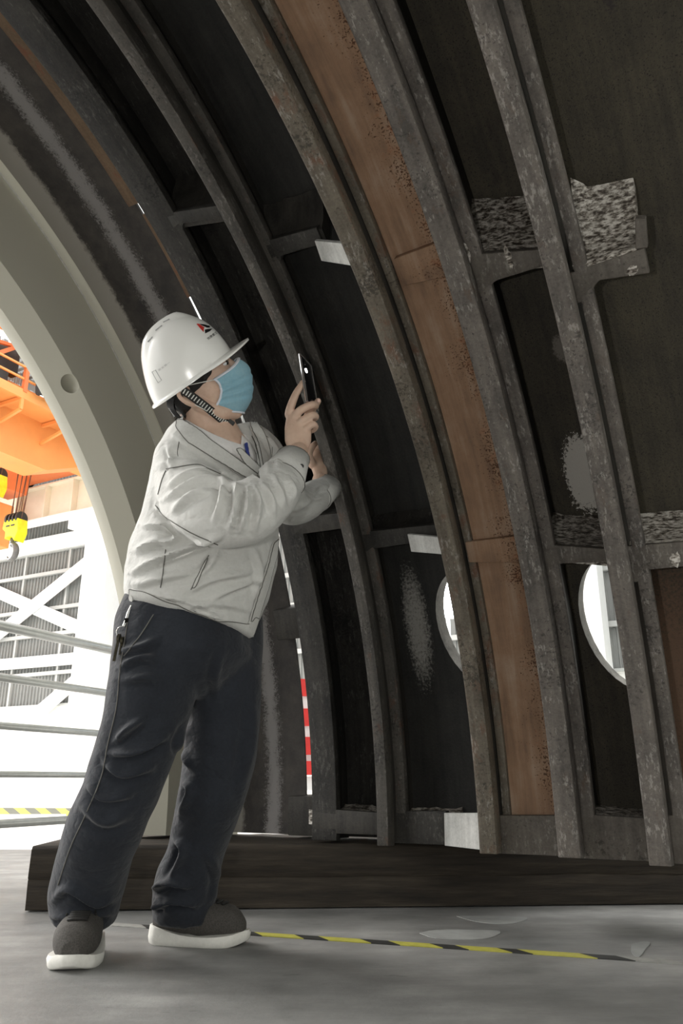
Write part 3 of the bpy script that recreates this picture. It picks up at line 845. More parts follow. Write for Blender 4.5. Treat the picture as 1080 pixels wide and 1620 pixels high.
for b in (7.6, 8.8, 10.0, 11.2, 12.4):
    bm = bmesh.new()
    bar(bm, hall(SW, b, 8.2), hall(SW, b, 7.80), 0.07, 0.05, tuple(AX))
    bar(bm, hall(SW, b, 7.80), hall(SG - .01, b, 7.62), 0.06, 0.06)
    bar(bm, hall(SW, b, 8.06), hall(SG, b, 8.06), 0.06, 0.08)
    finish('walkway_bracket', bm, M['orange'], crane)
for b in (6.4, 8.2, 10.02, 11.85, 12.5):
    bm = bmesh.new(); bar(bm, hall(SW, b, 8.2), hall(SW, b, 9.45), 0.09, 0.09, tuple(AX)); finish('rail_post', bm, M['orange_deep'], crane)
for z, w in ((9.45, 0.16), (8.78, 0.04), (8.50, 0.04)):
    bm = bmesh.new(); bar(bm, hall(SW, -2, z), hall(SW, 12.55, z), w, w); finish('hand_rail', bm, M['orange'], crane)
for b0 in (9.2,):
    bm = bmesh.new(); bar(bm, hall(SW + 0.25, b0, 8.7), hall(SW + 0.25, b0 + 0.8, 9.4), 0.09, 0.09, tuple(AX)); bar(bm, hall(SW + .25, b0 - .2, 9.1), hall(SW + .25, b0 + 1.2, 9.4), .07, .07); finish('rail_brace', bm, M['orange_deep'], crane)
bm = bmesh.new(); box(bm, hall(SW + 0.45, 9.55, 8.5), (0.18, 0.25, 0.2), AXB); o = finish('motor_box', bm, M['black_paint'], crane); bevel(o, 0.03, 2)
bm = bmesh.new(); box(bm, hall(SW + 0.55, 9.75, 9.05), (0.1, 0.4, 0.3), AXB); o = finish('control_box', bm, M['black_paint'], crane); bevel(o, 0.02, 2)
# festoon cables hanging along the walkway
proto = None
for i in range(11):
    b = 10.28 + i * 0.215
    if proto is None:
        bm = bmesh.new()
        pts = [hall(SW - 0.12, (k / 14 - 0.5) * 0.15, 9.32 - 1.08 * (1 - (2 * k / 14 - 1) ** 6)) for k in range(15)]
        for w in range(3):
            tube(bm, [p + Vector(AX) * (-.04 * w) for p in pts], 0.026, 8)
        bar(bm, hall(SW - .16, -.09, 9.33), hall(SW - .16, .09, 9.33), .12, .05)
        proto = o = finish('festoon_cable', bm, M['black_rubber'], None, True)
    else:
        o = proto.copy(); COL.objects.link(o)
    o.location = Vector(BX * b)
    tag(o, 'looped black festoon cable hanging from the handrail of the orange crane', 'cable', 'festoon cables on the crane')
# hook block on its ropes
def rig(px, py, label, full=True):
    BHK = 12.1; K = 12.1 / 7.6
    s, z = hp(px, py, BHK)
    h = thing('hook_block', label, 'crane hook', hall(s, BHK, z))
    ax = (Vector(AX), Vector(BX), Vector((0, 0, 1)))
    hl_ = lambda x, y, z_: hall(s + x * K, BHK + y * K, z + z_ * K)
    bm = bmesh.new()
    pr = [(-0.17, -0.02), (-0.15, 0.10), (0.16, 0.10), (0.17, -0.03), (0.10, -0.08), (0.09, -0.20), (0.03, -0.17), (-0.05, -0.17), (-0.12, -0.25), (-0.18, -0.11)]
    A = [bm.verts.new(hl_(x, -0.09, y)) for x, y in pr]; B = [bm.verts.new(hl_(x, 0.09, y)) for x, y in pr]
    bm.faces.new(A); bm.faces.new(B[::-1])
    for i in range(len(pr)): bm.faces.new((A[i], B[i], B[(i + 1) % len(pr)], A[(i + 1) % len(pr)]))
    o = finish('housing', bm, M['yellow'], h); bevel(o, 0.012, 1)
    for dx in (-0.11, -0.035, 0.04, 0.115):
        bm = bmesh.new(); tube(bm, [hl_(dx - 0.018, 0, .12), hl_(dx + 0.018, 0, .12)], 0.105 * K, 22); finish('sheave', bm, M['black_paint'], h)
    for dx in (-0.055, 0.05):
        bm = bmesh.new(); box(bm, hl_(dx, -0.092, 0), (0.04 * K, 0.004, 0.012 * K), ax); finish('slot', bm, M['black_paint'], h)
    if full:
        bm = bmesh.new()
        pts = [hl_(0.02, 0, -0.17), hl_(0.02, 0, -0.25)]
        for a in range(0, 260, 20):
            aa = math.radians(90 - a)
            pts.append(hl_(0.005 - 0.095 * math.cos(aa), 0, -0.39 + 0.115 * math.sin(aa)))
        P = catmull(pts, 3); n = len(P)
        tube(bm, P, [K * (0.03 + 0.017 * math.sin(PI * min(1, i / n * 1.15)) - (0.022 * max(0, i / n - 0.75) * 4)) for i in range(n)], 12)
        finish('hook', bm, M['hook_steel'], h, True)
    for i, dx in enumerate((-0.15, -0.10, -0.06, -0.03, 0.01, 0.06, 0.10, 0.15)):
        bm = bmesh.new(); tube(bm, [hl_(dx, 0.03 if i % 2 else -0.03, .1), hl_(dx * 1.5 - 0.10, .02, 1.9)], 0.009, 6); finish('rope', bm, M['rope'], h)
rig(24, 834, 'yellow crane hook block with grey hook hanging on ropes at left edge')
rig(-7, 764, 'second yellow hook block, cut off by the left edge higher up', False)
# orange lower housing of the crane's trolley cable reel hanging at the left edge
s0, z0 = hp(2, 830, 13.0)
bm = bmesh.new(); box(bm, hall(s0 + 0.46, 13.0, z0), (0.5, 0.3, 0.58), (Vector(AX), Vector(BX), Vector((0, 0, 1))))
bar(bm, hall(s0 + 0.55, 13.0, z0 + .4), hall(s0 + 0.55, 13.0, 8.5), 0.3, 0.3, tuple(AX))
o = finish('hanging_box', bm, M['orange'], crane); bevel(o, 0.02, 1)

# guard rail on the platform edge: five pipes running away to the right
gd = Vector((1110 - 540, FPX / math.cos(TILT), 0)).normalized()
gn = Vector((gd.y, -gd.x, 0))
GK = -2.55
gr = thing('guard_rail', 'grey five-pipe guard rail left of the man at the platform edge', 'railing', Vector((-1.1, 4.2, 0)))
def rail_pt(x, y):
    d = ray(x, y); s = GK / (d @ np.array(gn)); return Vector(EYE + d * s)
g0, g1 = rail_pt(0, 1225), rail_pt(140, 1226)
k0 = g0.dot(gd) - 2.2; k1 = g1.dot(gd) + 1.05
gbase = gn * GK
def on_rail(k, z): v = gbase + gd * k; return Vector((v.x, v.y, z))
for (y0, x1, y1, r) in ((988, 178, 1030, 0.021), (1072, 178, 1097, 0.017), (1148, 155, 1160, 0.015), (1225, 140, 1226, 0.013), (1302, 112, 1298, 0.017)):
    z = (rail_pt(0, y0).z + rail_pt(x1, y1).z) / 2
    bm = bmesh.new(); tube(bm, [on_rail(k0, z), on_rail(k1, z)], r, 14); finish('rail', bm, M['rail_metal'], gr, True)
ztop = rail_pt(60, 1002).z + 0.02
for k in (k0 + 0.35, k1):
    bm = bmesh.new(); tube(bm, [on_rail(k, 0), on_rail(k, ztop)], 0.022, 14); finish('post', bm, M['rail_metal'], gr, True)
# hazard strip further out
p, q = W(-40, 1283, 7.6), W(118, 1283, 8.3)
bm = bmesh.new(); bar(bm, p, q, 0.03, 0.055); 
for w in (0.06, 0.94): 
    f_ = p + (q - p) * w; bar(bm, f_, Vector((f_.x, f_.y, -0.25)), 0.04, 0.04, (1, 0, 0))
tag(finish('hazard_bar', bm, M['hazard']), 'yellow and black hatched hazard bar low behind the guard rail', 'hazard bar')
# red and white barrier out in the daylight, glimpsed through the joint
br = thing('traffic_barrier', 'red and white striped barrier glimpsed through the bright joint', 'barrier', W(486, 1235, 6.2))
p, q = W(455, 1180, 6.2), W(530, 1180, 6.6)
for i, y in enumerate((1088, 1135, 1180, 1215)):
    p, q = W(462, y, 6.2), W(525, y, 6.5)
    bm = bmesh.new(); bar(bm, p, q, 0.06, 0.13 if i != 3 else 0.10); finish('board', bm, M['red' if i != 1 else 'red'], br)
    bm = bmesh.new(); bar(bm, p + Vector((0, 0.03, -.11)), q + Vector((0, 0.03, -.11)), 0.05, 0.10); finish('board', bm, M['white_plastic'], br)
for x in (465, 522):
    p = W(x, 1085, 6.35); bm = bmesh.new(); bar(bm, p, Vector((p.x, p.y, -0.25)), 0.05, 0.05, (1, 0, 0)); finish('leg', bm, M['black_paint'], br)
# bright hall lamp that shows through the first oval opening
lp = W(709, 946, 11.5)
lamp = thing('flood_lamp', 'glaring white flood lamp seen through the oval opening beside the brown rib', 'lamp', lp)
bm = bmesh.new(); ellipsoid(bm, lp, (Vector((1, 0, 0)), Vector((0, 1, 0)), Vector((0, 0, 1))), (0.13, 0.06, 0.26))
em = NT('lit_lamp'); em.b.inputs['Emission Color'].default_value = (0.8, 0.9, 1, 1); em.b.inputs['Emission Strength'].default_value = 30
finish('lens', bm, em.m, lamp, True)
bm = bmesh.new(); box(bm, lp + Vector((0, 0.12, 0)), (0.15, 0.05, 0.28)); bar(bm, lp + Vector((0, .15, 0)), Vector((lp.x, lp.y + .15, -.25)), .06, .06, (1, 0, 0)); finish('housing', bm, M['white_steel'], lamp)

# ================================================================ the man
# materials
def cloth(name, base, light, weave=900, bump=0.25, rough=0.85, crease=0.0):
    k = NT(name)
    v = k.coord()
    c = k.ramp(k.math('ADD', k.math('MULTIPLY', k.noise(v, 7, 5, 0.6), 0.6), k.math('MULTIPLY', k.noise(v, 160, 3, 0.6), 0.4)), [(0.35, base), (0.65, light)])
    h = k.math('ADD', k.math('MULTIPLY', k.noise(v, weave, 2, 0.5), 0.25), k.noise(v, 38, 5, 0.55))
    cr = k.math('ABSOLUTE', k.math('SUBTRACT', k.noise(v, 13, 3, 0.5, stretch=(1, 1, 1.5)), 0.5))
    h = k.math('ADD', h, k.math('MULTIPLY', k.math('MINIMUM', k.math('MULTIPLY', cr, 9.0), 1.0), crease))
    k.bump(h, bump, 0.008)
    k.b.inputs['Sheen Weight'].default_value = 0.15
    return k.set(c, rough, 0, 0.25)
M['jacket'] = cloth('light_grey_work_cloth', srgb(197, 197, 193), srgb(206, 206, 202), bump=0.34, crease=0.7)
M['jacket_edge'] = cloth('light_grey_work_cloth_hem', srgb(186, 186, 182), srgb(204, 204, 200))
M['seam'] = plain('dark_grey_stitching', srgb(98, 97, 92), 0.8, bump=0)
M['trousers'] = cloth('dark_navy_work_cloth', srgb(30, 33, 39), srgb(42, 46, 53), bump=0.3, crease=0.9)
M['shirt'] = cloth('white_undershirt', srgb(226, 224, 222), srgb(238, 236, 234))
M['tie'] = plain('blue_lanyard', srgb(52, 70, 150), 0.6)
M['skin'] = NT('skin')
_k = M['skin']; _v = _k.coord()
_k.set(_k.ramp(_k.noise(_v, 22, 5, 0.6), [(0.3, srgb(196, 164, 144)), (0.7, srgb(216, 188, 168))]), 0.5, 0, 0.4)
_k.b.inputs['Subsurface Weight'].default_value = 0.08
_k.b.inputs['Subsurface Radius'].default_value = (0.01, 0.004, 0.002)
_k.bump(_k.noise(_v, 260, 3, 0.6), 0.12, 0.002)
M['skin'] = _k.m
M['nail'] = plain('fingernail', srgb(226, 190, 176), 0.35, bump=0)
M['hair'] = plain('black_hair', srgb(24, 22, 20), 0.45, nscale=220, var=0.4, bump=0.6, bdist=0.004)
M['helmet'] = plain('glossy_white_helmet_shell', srgb(236, 236, 232), 0.22, nscale=4, var=0.01, bump=0)
M['black_gloss'] = plain('glossy_black_strap', srgb(22, 22, 22), 0.2, nscale=20, bump=0)
M['logo_red'] = plain('red_emblem', srgb(206, 62, 54), 0.35, bump=0)
M['logo_black'] = plain('black_print', srgb(28, 28, 28), 0.4, bump=0)
M['print_grey'] = plain('faded_grey_print', srgb(168, 168, 168), 0.5, bump=0)
M['web_black'] = plain('black_webbing', srgb(30, 29, 27), 0.7)
M['web_white'] = plain('white_webbing', srgb(222, 222, 216), 0.7)
M['mask_blue'] = cloth('pale_blue_mask_fabric', srgb(170, 222, 240), srgb(200, 236, 247), bump=0.1)
M['mask_edge'] = cloth('white_mask_edging', srgb(206, 214, 226), srgb(226, 230, 238), bump=0.1)
M['shoe_knit'] = plain('grey_brown_shoe_knit', srgb(76, 73, 69), 0.85, nscale=300, var=0.25, bump=0.5)
M['shoe_dark'] = plain('dark_shoe_lace', srgb(36, 35, 33), 0.8, nscale=200, var=0.2)
M['sole'] = plain('white_foam_sole', srgb(226, 225, 218), 0.6, nscale=90, var=0.04, bump=0.2)
M['phone'] = plain('black_glass_phone', srgb(18, 18, 20), 0.12, nscale=10, bump=0)
M['phone_edge'] = plain('polished_phone_frame', srgb(210, 210, 212), 0.15, 0.9, nscale=10, bump=0)
M['brass'] = plain('dull_key_metal', srgb(84, 80, 66), 0.35, 0.7, nscale=60)
M['chrome'] = plain('bright_clip_metal', srgb(214, 214, 212), 0.2, 0.8, nscale=60)

man = thing('person', 'man in white hard hat, blue face mask and light grey jacket leaning towards the ribs', 'person', on_floor(230, 1497))

# ---- folds: raised or sunk lines on cloth, measured along the photographed creases
def ridge_displace(o, folds, noise_amp=0.002, noise_scale=9.0, keep=None):
    me = o.data
    n = len(me.vertices)
    co = np.empty(n * 3); me.vertices.foreach_get('co', co); co = co.reshape(-1, 3)
    no = np.empty(n * 3); me.vertices.foreach_get('normal', no); no = no.reshape(-1, 3)
    Z = co[:, 2] - CAM_H
    dep = co[:, 1] * math.cos(TILT) + Z * math.sin(TILT)
    px = 540 + FPX * co[:, 0] / dep; py = 810 - FPX * (-co[:, 1] * math.sin(TILT) + Z * math.cos(TILT)) / dep
    view = co - EYE; view /= np.linalg.norm(view, axis=1)[:, None]
    facing = np.clip(-(view * no).sum(1) * 1.6 + 0.15, 0, 1)
    disp = np.zeros(n)
    for pts, wid, amp in folds:
        P = np.array([[v.x, v.y] for v in catmull([Vector((a, b, 0)) for a, b in pts], 5)]) if len(pts) > 2 else np.array(pts, float)
        best = np.full(n, 1e9); prm = np.zeros(n); sgn = np.zeros(n)
        Lt = len(P) - 1
        for i in range(Lt):
            a, b = P[i], P[i + 1]; ab = b - a; l2 = max((ab ** 2).sum(), 1e-6)
            t = np.clip(((px - a[0]) * ab[0] + (py - a[1]) * ab[1]) / l2, 0, 1)
            dx, dy = px - a[0] - ab[0] * t, py - a[1] - ab[1] * t
            d = np.hypot(dx, dy); m = d < best
            best[m] = d[m]; prm[m] = (i + t[m]) / Lt; sgn[m] = np.sign(ab[0] * dy[m] - ab[1] * dx[m])
        env = np.sin(np.clip(prm, 0.02, 0.98) * PI) ** 0.55
        x = best / (wid * 0.72)
        prof = np.exp(-x * x) - 0.65 * np.exp(-((x - 1.35) ** 2) * 1.6) * (sgn > 0)
        disp += amp * 1.8 * env * prof * facing
    if noise_amp:
        for i in range(n):
            v = Vector(co[i]) * noise_scale
            disp[i] += noise_amp * (noise.noise(v) + 0.5 * noise.noise(v * 2.3))
    co2 = co + no * disp[:, None]
    me.vertices.foreach_set('co', co2.ravel())
    me.update()
    return o

# ---- trousers
SIDE = Vector((-0.40, -0.917, 0)); FRONT = Vector((0.917, -0.40, 0))     # the man's right and his front
bm = bmesh.new()
Rleg = [(258, 985, 2.03), (238, 1105, 2.00), (203, 1215, 2.03), (166, 1310, 2.08), (139, 1395, 2.16), (130, 1446, 2.20)]
Rr = [0.124, 0.106, 0.096, 0.093, 0.092, 0.084]
limb(bm, [W(*p) for p in Rleg], Rr, 24, 5, flat_end=True)
Lleg = [(348, 985, 2.14), (354, 1110, 2.15), (348, 1185, 2.16), (332, 1270, 2.20), (309, 1345, 2.25), (293, 1400, 2.29), (290, 1452, 2.31)]
Lr = [0.118, 0.100, 0.095, 0.086, 0.074, 0.083, 0.079]
limb(bm, [W(*p) for p in Lleg], Lr, 24, 5, flat_end=True)
loft(bm, [(W(305, 940, 2.07), SIDE * .165, FRONT * .140, 1), (W(304, 985, 2.075), SIDE * .178, FRONT * .152, 1), (W(300, 1040, 2.08), SIDE * .185, FRONT * .160, 1), (W(299, 1080, 2.08), SIDE * .15, FRONT * .11, 1), (W(300, 1105, 2.08), SIDE * .07, FRONT * .05, 1)], 32)
trs = finish('trousers', bm, M['trousers'], man)
remesh(trs, 0.0055, 22)
ridge_displace(trs, [
    ([(190, 1030), (222, 1025), (248, 1012)], 9, .010), ([(192, 1055), (225, 1040), (252, 1048)], 8, .010), ([(196, 1078), (236, 1072), (256, 1082)], 9, .008),
    ([(184, 1172), (205, 1152), (225, 1138)], 8, .014), ([(178, 1192), (215, 1188), (262, 1166)], 9, .015), ([(168, 1208), (195, 1225), (240, 1214)], 10, .012),
    ([(140, 1242), (165, 1262), (205, 1258)], 10, .012), ([(130, 1272), (165, 1300), (200, 1290)], 14, .009),
    ([(84, 1425), (110, 1405), (150, 1428), (182, 1420)], 9, .010), ([(82, 1450), (120, 1446), (176, 1444)], 8, .010),
    ([(298, 1150), (284, 1180), (292, 1200), (300, 1215)], 8, .012), ([(290, 1238), (302, 1250), (284, 1290)], 9, .012), ([(278, 1330), (290, 1345), (270, 1390)], 9, .012),
    ([(242, 1408), (268, 1396), (296, 1402)], 8, .016), ([(244, 1436), (275, 1424), (310, 1432)], 8, .014), ([(250, 1418), (262, 1440)], 7, .010),
    ([(330, 1350), (345, 1390), (338, 1425)], 10, .008), ([(400, 1100), (395, 1180), (380, 1250)], 14, .006), ([(350, 1030), (340, 1070), (345, 1110)], 10, .005),
], 0.006, 7)
# pocket seam, side seam, hem lips
def drape_bvh(o):
    me = o.data
    vs = [v.co.copy() for v in me.vertices]; fs = [tuple(p.vertices) for p in me.polygons]
    return BVHTree.FromPolygons(vs, fs)
def hit(bvh, x, y):
    d = Vector(ray(x, y)).normalized()
    loc, nor, idx, dist = bvh.ray_cast(Vector(EYE), d)
    if loc is None:
        return None, None
    if nor.dot(d) > 0: nor = -nor
    return loc, nor
def hit_or_near(bvh, x, y, Yg=2.0):
    l, n = hit(bvh, x, y)
    if l is None:
        l, n, i, d = bvh.find_nearest(W(x, y, Yg))
        if n.dot(l - Vector(EYE)) > 0: n = -n
    return l, n
def seams(bvh, lines, rad, parent):
    for pts in lines:
        bm = bmesh.new(); seam_line(bm, bvh, pts, rad)
        if len(bm.faces): finish('seam', bm, M['seam'], parent)
        else: bm.free()
def seam_line(bm, bvh, pts, rad=0.0016, n=8, lift=0.0008):
    P = [(v.x, v.y) for v in catmull([Vector((a, b, 0)) for a, b in pts], n)]
    run = []
    for x, y in P:
        l, nn = hit(bvh, x, y)
        if l is None: 
            if len(run) > 2: tube(bm, run, rad, 6)
            run = []; continue
        p = l + nn * lift
        if run and (run[-1] - p).length > 0.05:
            if len(run) > 2: tube(bm, run, rad, 6)
            run = []
        run.append(p)
    if len(run) > 2: tube(bm, run, rad, 6)
def drape(name, bvh, poly, off, th, mat, parent, div=3, smooth=True, Yg=2.0, edge=0.0):
    """a patch of cloth lying on a garment: outline in the picture, thickness th, riding off above the surface"""
    bm = bmesh.new()
    vs = [bm.verts.new((x, y, 0)) for x, y in poly]
    bm.faces.new(vs)
    bmesh.ops.triangulate(bm, faces=bm.faces[:])
    for _ in range(div):
        long_e = [e for e in bm.edges if (e.verts[0].co - e.verts[1].co).length > 5]
        if not long_e: break
        bmesh.ops.subdivide_edges(bm, edges=long_e, cuts=1)
        bmesh.ops.triangulate(bm, faces=bm.faces[:])
    src = bm; src.verts.ensure_lookup_table()
    pos = []
    for v in src.verts:
        l, n = hit_or_near(bvh, v.co.x, v.co.y, Yg)
        pos.append([l, n])
    # even out the heights so that the patch bridges small steps
    idx = {v: i for i, v in enumerate(src.verts)}
    nb = [[idx[e.other_vert(v)] for e in v.link_edges] for v in src.verts]
    for _ in range(3):
        pos = [[pos[i][0] * .5 + sum((pos[k][0] for k in nb[i]), Vector()) / len(nb[i]) * .5 if nb[i] else pos[i][0], (pos[i][1] + sum((pos[k][1] for k in nb[i]), Vector()) * .5).normalized()] for i in range(len(pos))] if smooth else pos
    faces = [[idx[v] for v in f.verts] for f in src.faces]
    border = [(idx[e.verts[0]], idx[e.verts[1]]) for e in src.edges if len(e.link_faces) == 1]
    xy = [(v.co.x, v.co.y) for v in src.verts]
    src.free()
    bm = bmesh.new()
    oo = [(off(*xy[i]) if callable(off) else off) for i in range(len(pos))]
    A = [bm.verts.new(l + n * o_) for (l, n), o_ in zip(pos, oo)]; B = [bm.verts.new(l + n * (o_ - th)) for (l, n), o_ in zip(pos, oo)]
    for f in faces:
        bm.faces.new([A[i] for i in f]); bm.faces.new([B[i] for i in f[::-1]])
    for a_, b_ in border: bm.faces.new((A[a_], A[b_], B[b_], B[a_]))
    if edge:
        nxt = {}
        for a_, b_ in border: nxt.setdefault(a_, []).append(b_); nxt.setdefault(b_, []).append(a_)
        st = border[0][0]; loop = [st]; prv = None; cur = st
        while True:
            c = [q for q in nxt[cur] if q != prv]
            if not c or c[0] == st: break
            prv, cur = cur, c[0]; loop.append(cur)
        run = [A[i].co + (pos[i][1] * -0.0006) for i in loop]; run.append(run[0])
    o = finish(name, bm, mat, parent)
    if edge:
        eb = bmesh.new(); tube(eb, run, edge, 6, True); finish('seam', eb, M['seam'], o)
    if smooth: auto_smooth(o, 50)
    return o
tb = drape_bvh(trs)
seams(tb, [[(243, 972), (222, 1005), (196, 1038)], [(202, 985), (190, 1060), (184, 1120), (170, 1180), (160, 1230), (135, 1290), (112, 1340), (92, 1400)]], 0.0014, trs)

# ---- jacket
bm = bmesh.new()
loft(bm, [
    (W(303, 985, 2.075), SIDE * .185 + Vector((0, 0, .020)), FRONT * .160 - Vector((0, 0, .035)), 1),
    (W(303, 962, 2.07), SIDE * .194 + Vector((0, 0, .020)), FRONT * .166 - Vector((0, 0, .035)), 1),
    (W(312, 925, 2.06), SIDE * .204 + Vector((0, 0, .015)), FRONT * .182 - Vector((0, 0, .03)), 1),
    (W(323, 880, 2.04), SIDE * .208, FRONT * .184 - Vector((0, 0, .02)), 1),
    (W(334, 830, 2.02), SIDE * .208, FRONT * .170, 1),
    (W(341, 780, 2.00), SIDE * .204, FRONT * .154, 1),
    (W(340, 735, 1.985), SIDE * .196, FRONT * .134, 1),
    (W(336, 700, 1.975), SIDE * .150, FRONT * .110, 1),
    (W(331, 677, 1.97), SIDE * .095, FRONT * .086, 1),
], 36)
limb(bm, [W(392, 712, 2.06), W(412, 735, 2.12), W(438, 775, 2.22), W(466, 800, 2.32), W(505, 782, 2.46)], [0.080, 0.084, 0.075, 0.062, 0.054], 22, 6, flat_end=True)
bm_shirt = bm.copy()
torso = finish('torso_form', bm.copy(), None); remesh(torso, 0.0065, 7); ub_ = drape_bvh(torso)
bpy.data.objects.remove(torso)
# right arm, bent, forearm coming up to the phone
limb(bm, [W(302, 735, 1.91), W(300, 772, 1.87), W(330, 806, 1.79), W(382, 813, 1.75), W(422, 788, 1.80), W(447, 757, 1.865)], [0.080, 0.087, 0.084, 0.078, 0.068, 0.055], 24, 6, flat_end=True)
def prism(poly, Y0, Y1):
    b_ = bmesh.new()
    A = [b_.verts.new(W(x, y, Y0)) for x, y in poly]; B = [b_.verts.new(W(x, y, Y1)) for x, y in poly]
    b_.faces.new(A); b_.faces.new(B[::-1]); n = len(poly)
    for k in range(n): b_.faces.new((A[k], A[(k + 1) % n], B[(k + 1) % n], B[k]))
    return b_
VNECK = [(288, 672), (292, 640), (392, 640), (395, 668), (405, 712), (411, 757), (380, 738), (345, 711), (312, 686)]
SKINV = [(292, 662), (296, 630), (386, 630), (384, 668), (381, 703), (362, 697), (338, 687), (312, 674)]
jk = finish('jacket', bm, M['jacket'], man)
remesh(jk, 0.005, 7)
ridge_displace(jk, [
    # shoulder and sleeve
    ([(262, 770), (300, 752), (345, 745)], 7, .009), ([(255, 792), (300, 768), (342, 760), (372, 768)], 7, .010), ([(270, 812), (300, 786), (330, 775)], 8, .008),
    ([(352, 758), (350, 790), (338, 822)], 8, .010), ([(372, 766), (372, 800), (362, 838)], 8, .012), ([(392, 772), (388, 800), (378, 842)], 7, .011), ([(404, 770), (408, 800), (402, 840)], 7, .009),
    ([(432, 752), (440, 775), (450, 800)], 6, .007), ([(455, 758), (462, 775), (462, 792)], 6, .007), ([(415, 765), (428, 790), (432, 815)], 7, .007),
    ([(248, 742), (262, 735), (310, 733)], 6, .006),
    ([(246, 800), (262, 815), (300, 838), (330, 856)], 6, .010),
    # body
    ([(226, 832), (262, 832), (280, 848), (262, 858)], 7, .012), ([(214, 872), (245, 858), (270, 858)], 8, .012), ([(210, 905), (252, 884), (310, 862), (345, 852)], 8, .013),
    ([(214, 925), (255, 915), (300, 905)], 9, .008), ([(300, 935), (340, 915), (400, 905)], 9, .008), ([(330, 950), (370, 930), (415, 915)], 8, .007), ([(290, 962), (340, 955), (395, 965)], 8, .006),
    ([(235, 940), (290, 950), (350, 972)], 6, .006), ([(345, 870), (330, 895), (308, 915)], 7, .006), ([(400, 868), (410, 900), (405, 945)], 8, .006),
    ([(420, 690), (436, 715), (440, 740)], 7, .007), ([(405, 690), (418, 722), (424, 748)], 6, .006),
    ([(470, 806), (492, 792), (512, 786)], 6, .007), ([(480, 800), (500, 775), (518, 770)], 6, .006),
    ([(275, 690), (320, 715), (380, 745)], 7, .006), ([(265, 705), (272, 730), (268, 748)], 6, .005),
], 0.0045, 8.5)
cut(jk, prism(VNECK, 1.5, 1.99)); jk.data.polygons.foreach_set('use_smooth', [True] * len(jk.data.polygons)); auto_smooth(jk, 60)
jb = drape_bvh(jk)
# collar, lapels, facing, flaps, placket, hem band
drape('lapel', ub_, [(282, 668), (290, 668), (314, 684), (346, 708), (381, 735), (413, 756), (406, 770), (372, 752), (332, 728), (298, 704), (279, 684)], 0.014, 0.008, M['jacket_edge'], jk, edge=0.0013)
drape('lapel', ub_, [(392, 658), (402, 666), (414, 684), (424, 712), (421, 742), (412, 758), (408, 738), (403, 712), (394, 684)], 0.014, 0.008, M['jacket_edge'], jk, Yg=2.1, edge=0.0013)
drape('chest_flap', ub_, [(366, 712), (374, 709), (412, 748), (404, 757), (380, 738)], 0.016, 0.003, M['jacket_edge'], jk, edge=0.0013)
drape('chest_flap', ub_, [(414, 690), (420, 688), (430, 704), (427, 738), (418, 742), (420, 708)], 0.006, 0.003, M['jacket_edge'], jk, Yg=2.1, edge=0.0013)
drape('placket', jb, [(428, 858), (438, 850), (436, 880), (424, 925), (408, 975), (399, 1004), (386, 1004), (394, 972), (410, 925), (421, 885)], 0.008, 0.006, M['jacket_edge'], jk, edge=0.0013)
drape('hem_band', jb, [(208, 928), (240, 938), (290, 957), (345, 977), (390, 986), (400, 972), (408, 976), (398, 1006), (383, 1008), (330, 993), (270, 974), (222, 962), (206, 955)], 0.009, 0.008, M['jacket_edge'], jk, edge=0.0013)
drape('pocket_welt', jb, [(327, 878), (333, 880), (307, 936), (301, 934)], 0.004, 0.003, M['jacket_edge'], jk, edge=0.0013)
seams(jb, [[(262, 745), (256, 760), (250, 782)], [(263, 742), (310, 735), (330, 742), (348, 750)],
    [(262, 870), (258, 905), (254, 930)], [(430, 862), (424, 900), (412, 940), (398, 985)], [(246, 945), (240, 966)],
    [(302, 933), (330, 878)], [(246, 800), (262, 818), (300, 842), (345, 862)]], 0.0013, jk)
seams(ub_, [[(285, 690), (281, 715), (284, 728)], [(284, 684), (300, 702), (335, 724), (375, 750), (404, 768)], [(418, 668), (432, 690), (440, 715)], [(398, 690), (412, 722), (416, 740)],
    [(300, 690), (345, 728), (390, 760)], [(422, 745), (428, 722), (426, 706)]], 0.0013, jk)
for x, y in ((212, 946), (392, 988), (404, 745)):
    l, n_ = hit_or_near(jb, x, y)
    bm = bmesh.new(); tube(bm, [l + n_ * 0.005, l + n_ * 0.010], 0.0085, 16); o = finish('button', bm, M['jacket_edge'], jk, False)
# cuffs
def cuff(name, pts, r0, r1, mat, n=26, th=0.004):
    bm = bmesh.new()
    P = [Vector(p) for p in pts]; d = (P[-1] - P[0]).normalized(); u, v = frame_from(d)
    rings = []
    m = len(P)
    for side in (0, 1):
        for i, p in enumerate(P):
            r = (r0 + (r1 - r0) * i / (m - 1)) - side * th
            rings.append([bm.verts.new(p + u * (r * (1 + .04 * math.sin(3 * 2 * PI * k / n + i)) * math.cos(2 * PI * k / n)) + v * (r * .9 * math.sin(2 * PI * k / n))) for k in range(n)])
    A = rings[:m]; B = rings[m:]
    seq = A + B[::-1] + [A[0]]
    for a, b in zip(seq, seq[1:]):
        for k in range(n): bm.faces.new((a[k], a[(k + 1) % n], b[(k + 1) % n], b[k]))
    co = finish(name, bm, mat, jk, True)
    for i in (0, m - 1):
        r = (r0 + (r1 - r0) * i / (m - 1)) + .0006
        eb = bmesh.new(); tube(eb, [P[i] - d * (.002 if i else -.002) + u * (r * (1 + .04 * math.sin(3 * 2 * PI * k / n + i)) * math.cos(2 * PI * k / n)) + v * (r * .9 * math.sin(2 * PI * k / n)) for k in range(n + 1)], .0012, 6)
        finish('seam', eb, M['seam'], co)
    return co
cuff('cuff', [W(443, 762, 1.855), W(453, 744, 1.885), W(463.5, 726, 1.915)], 0.062, 0.045, M['jacket_edge'])
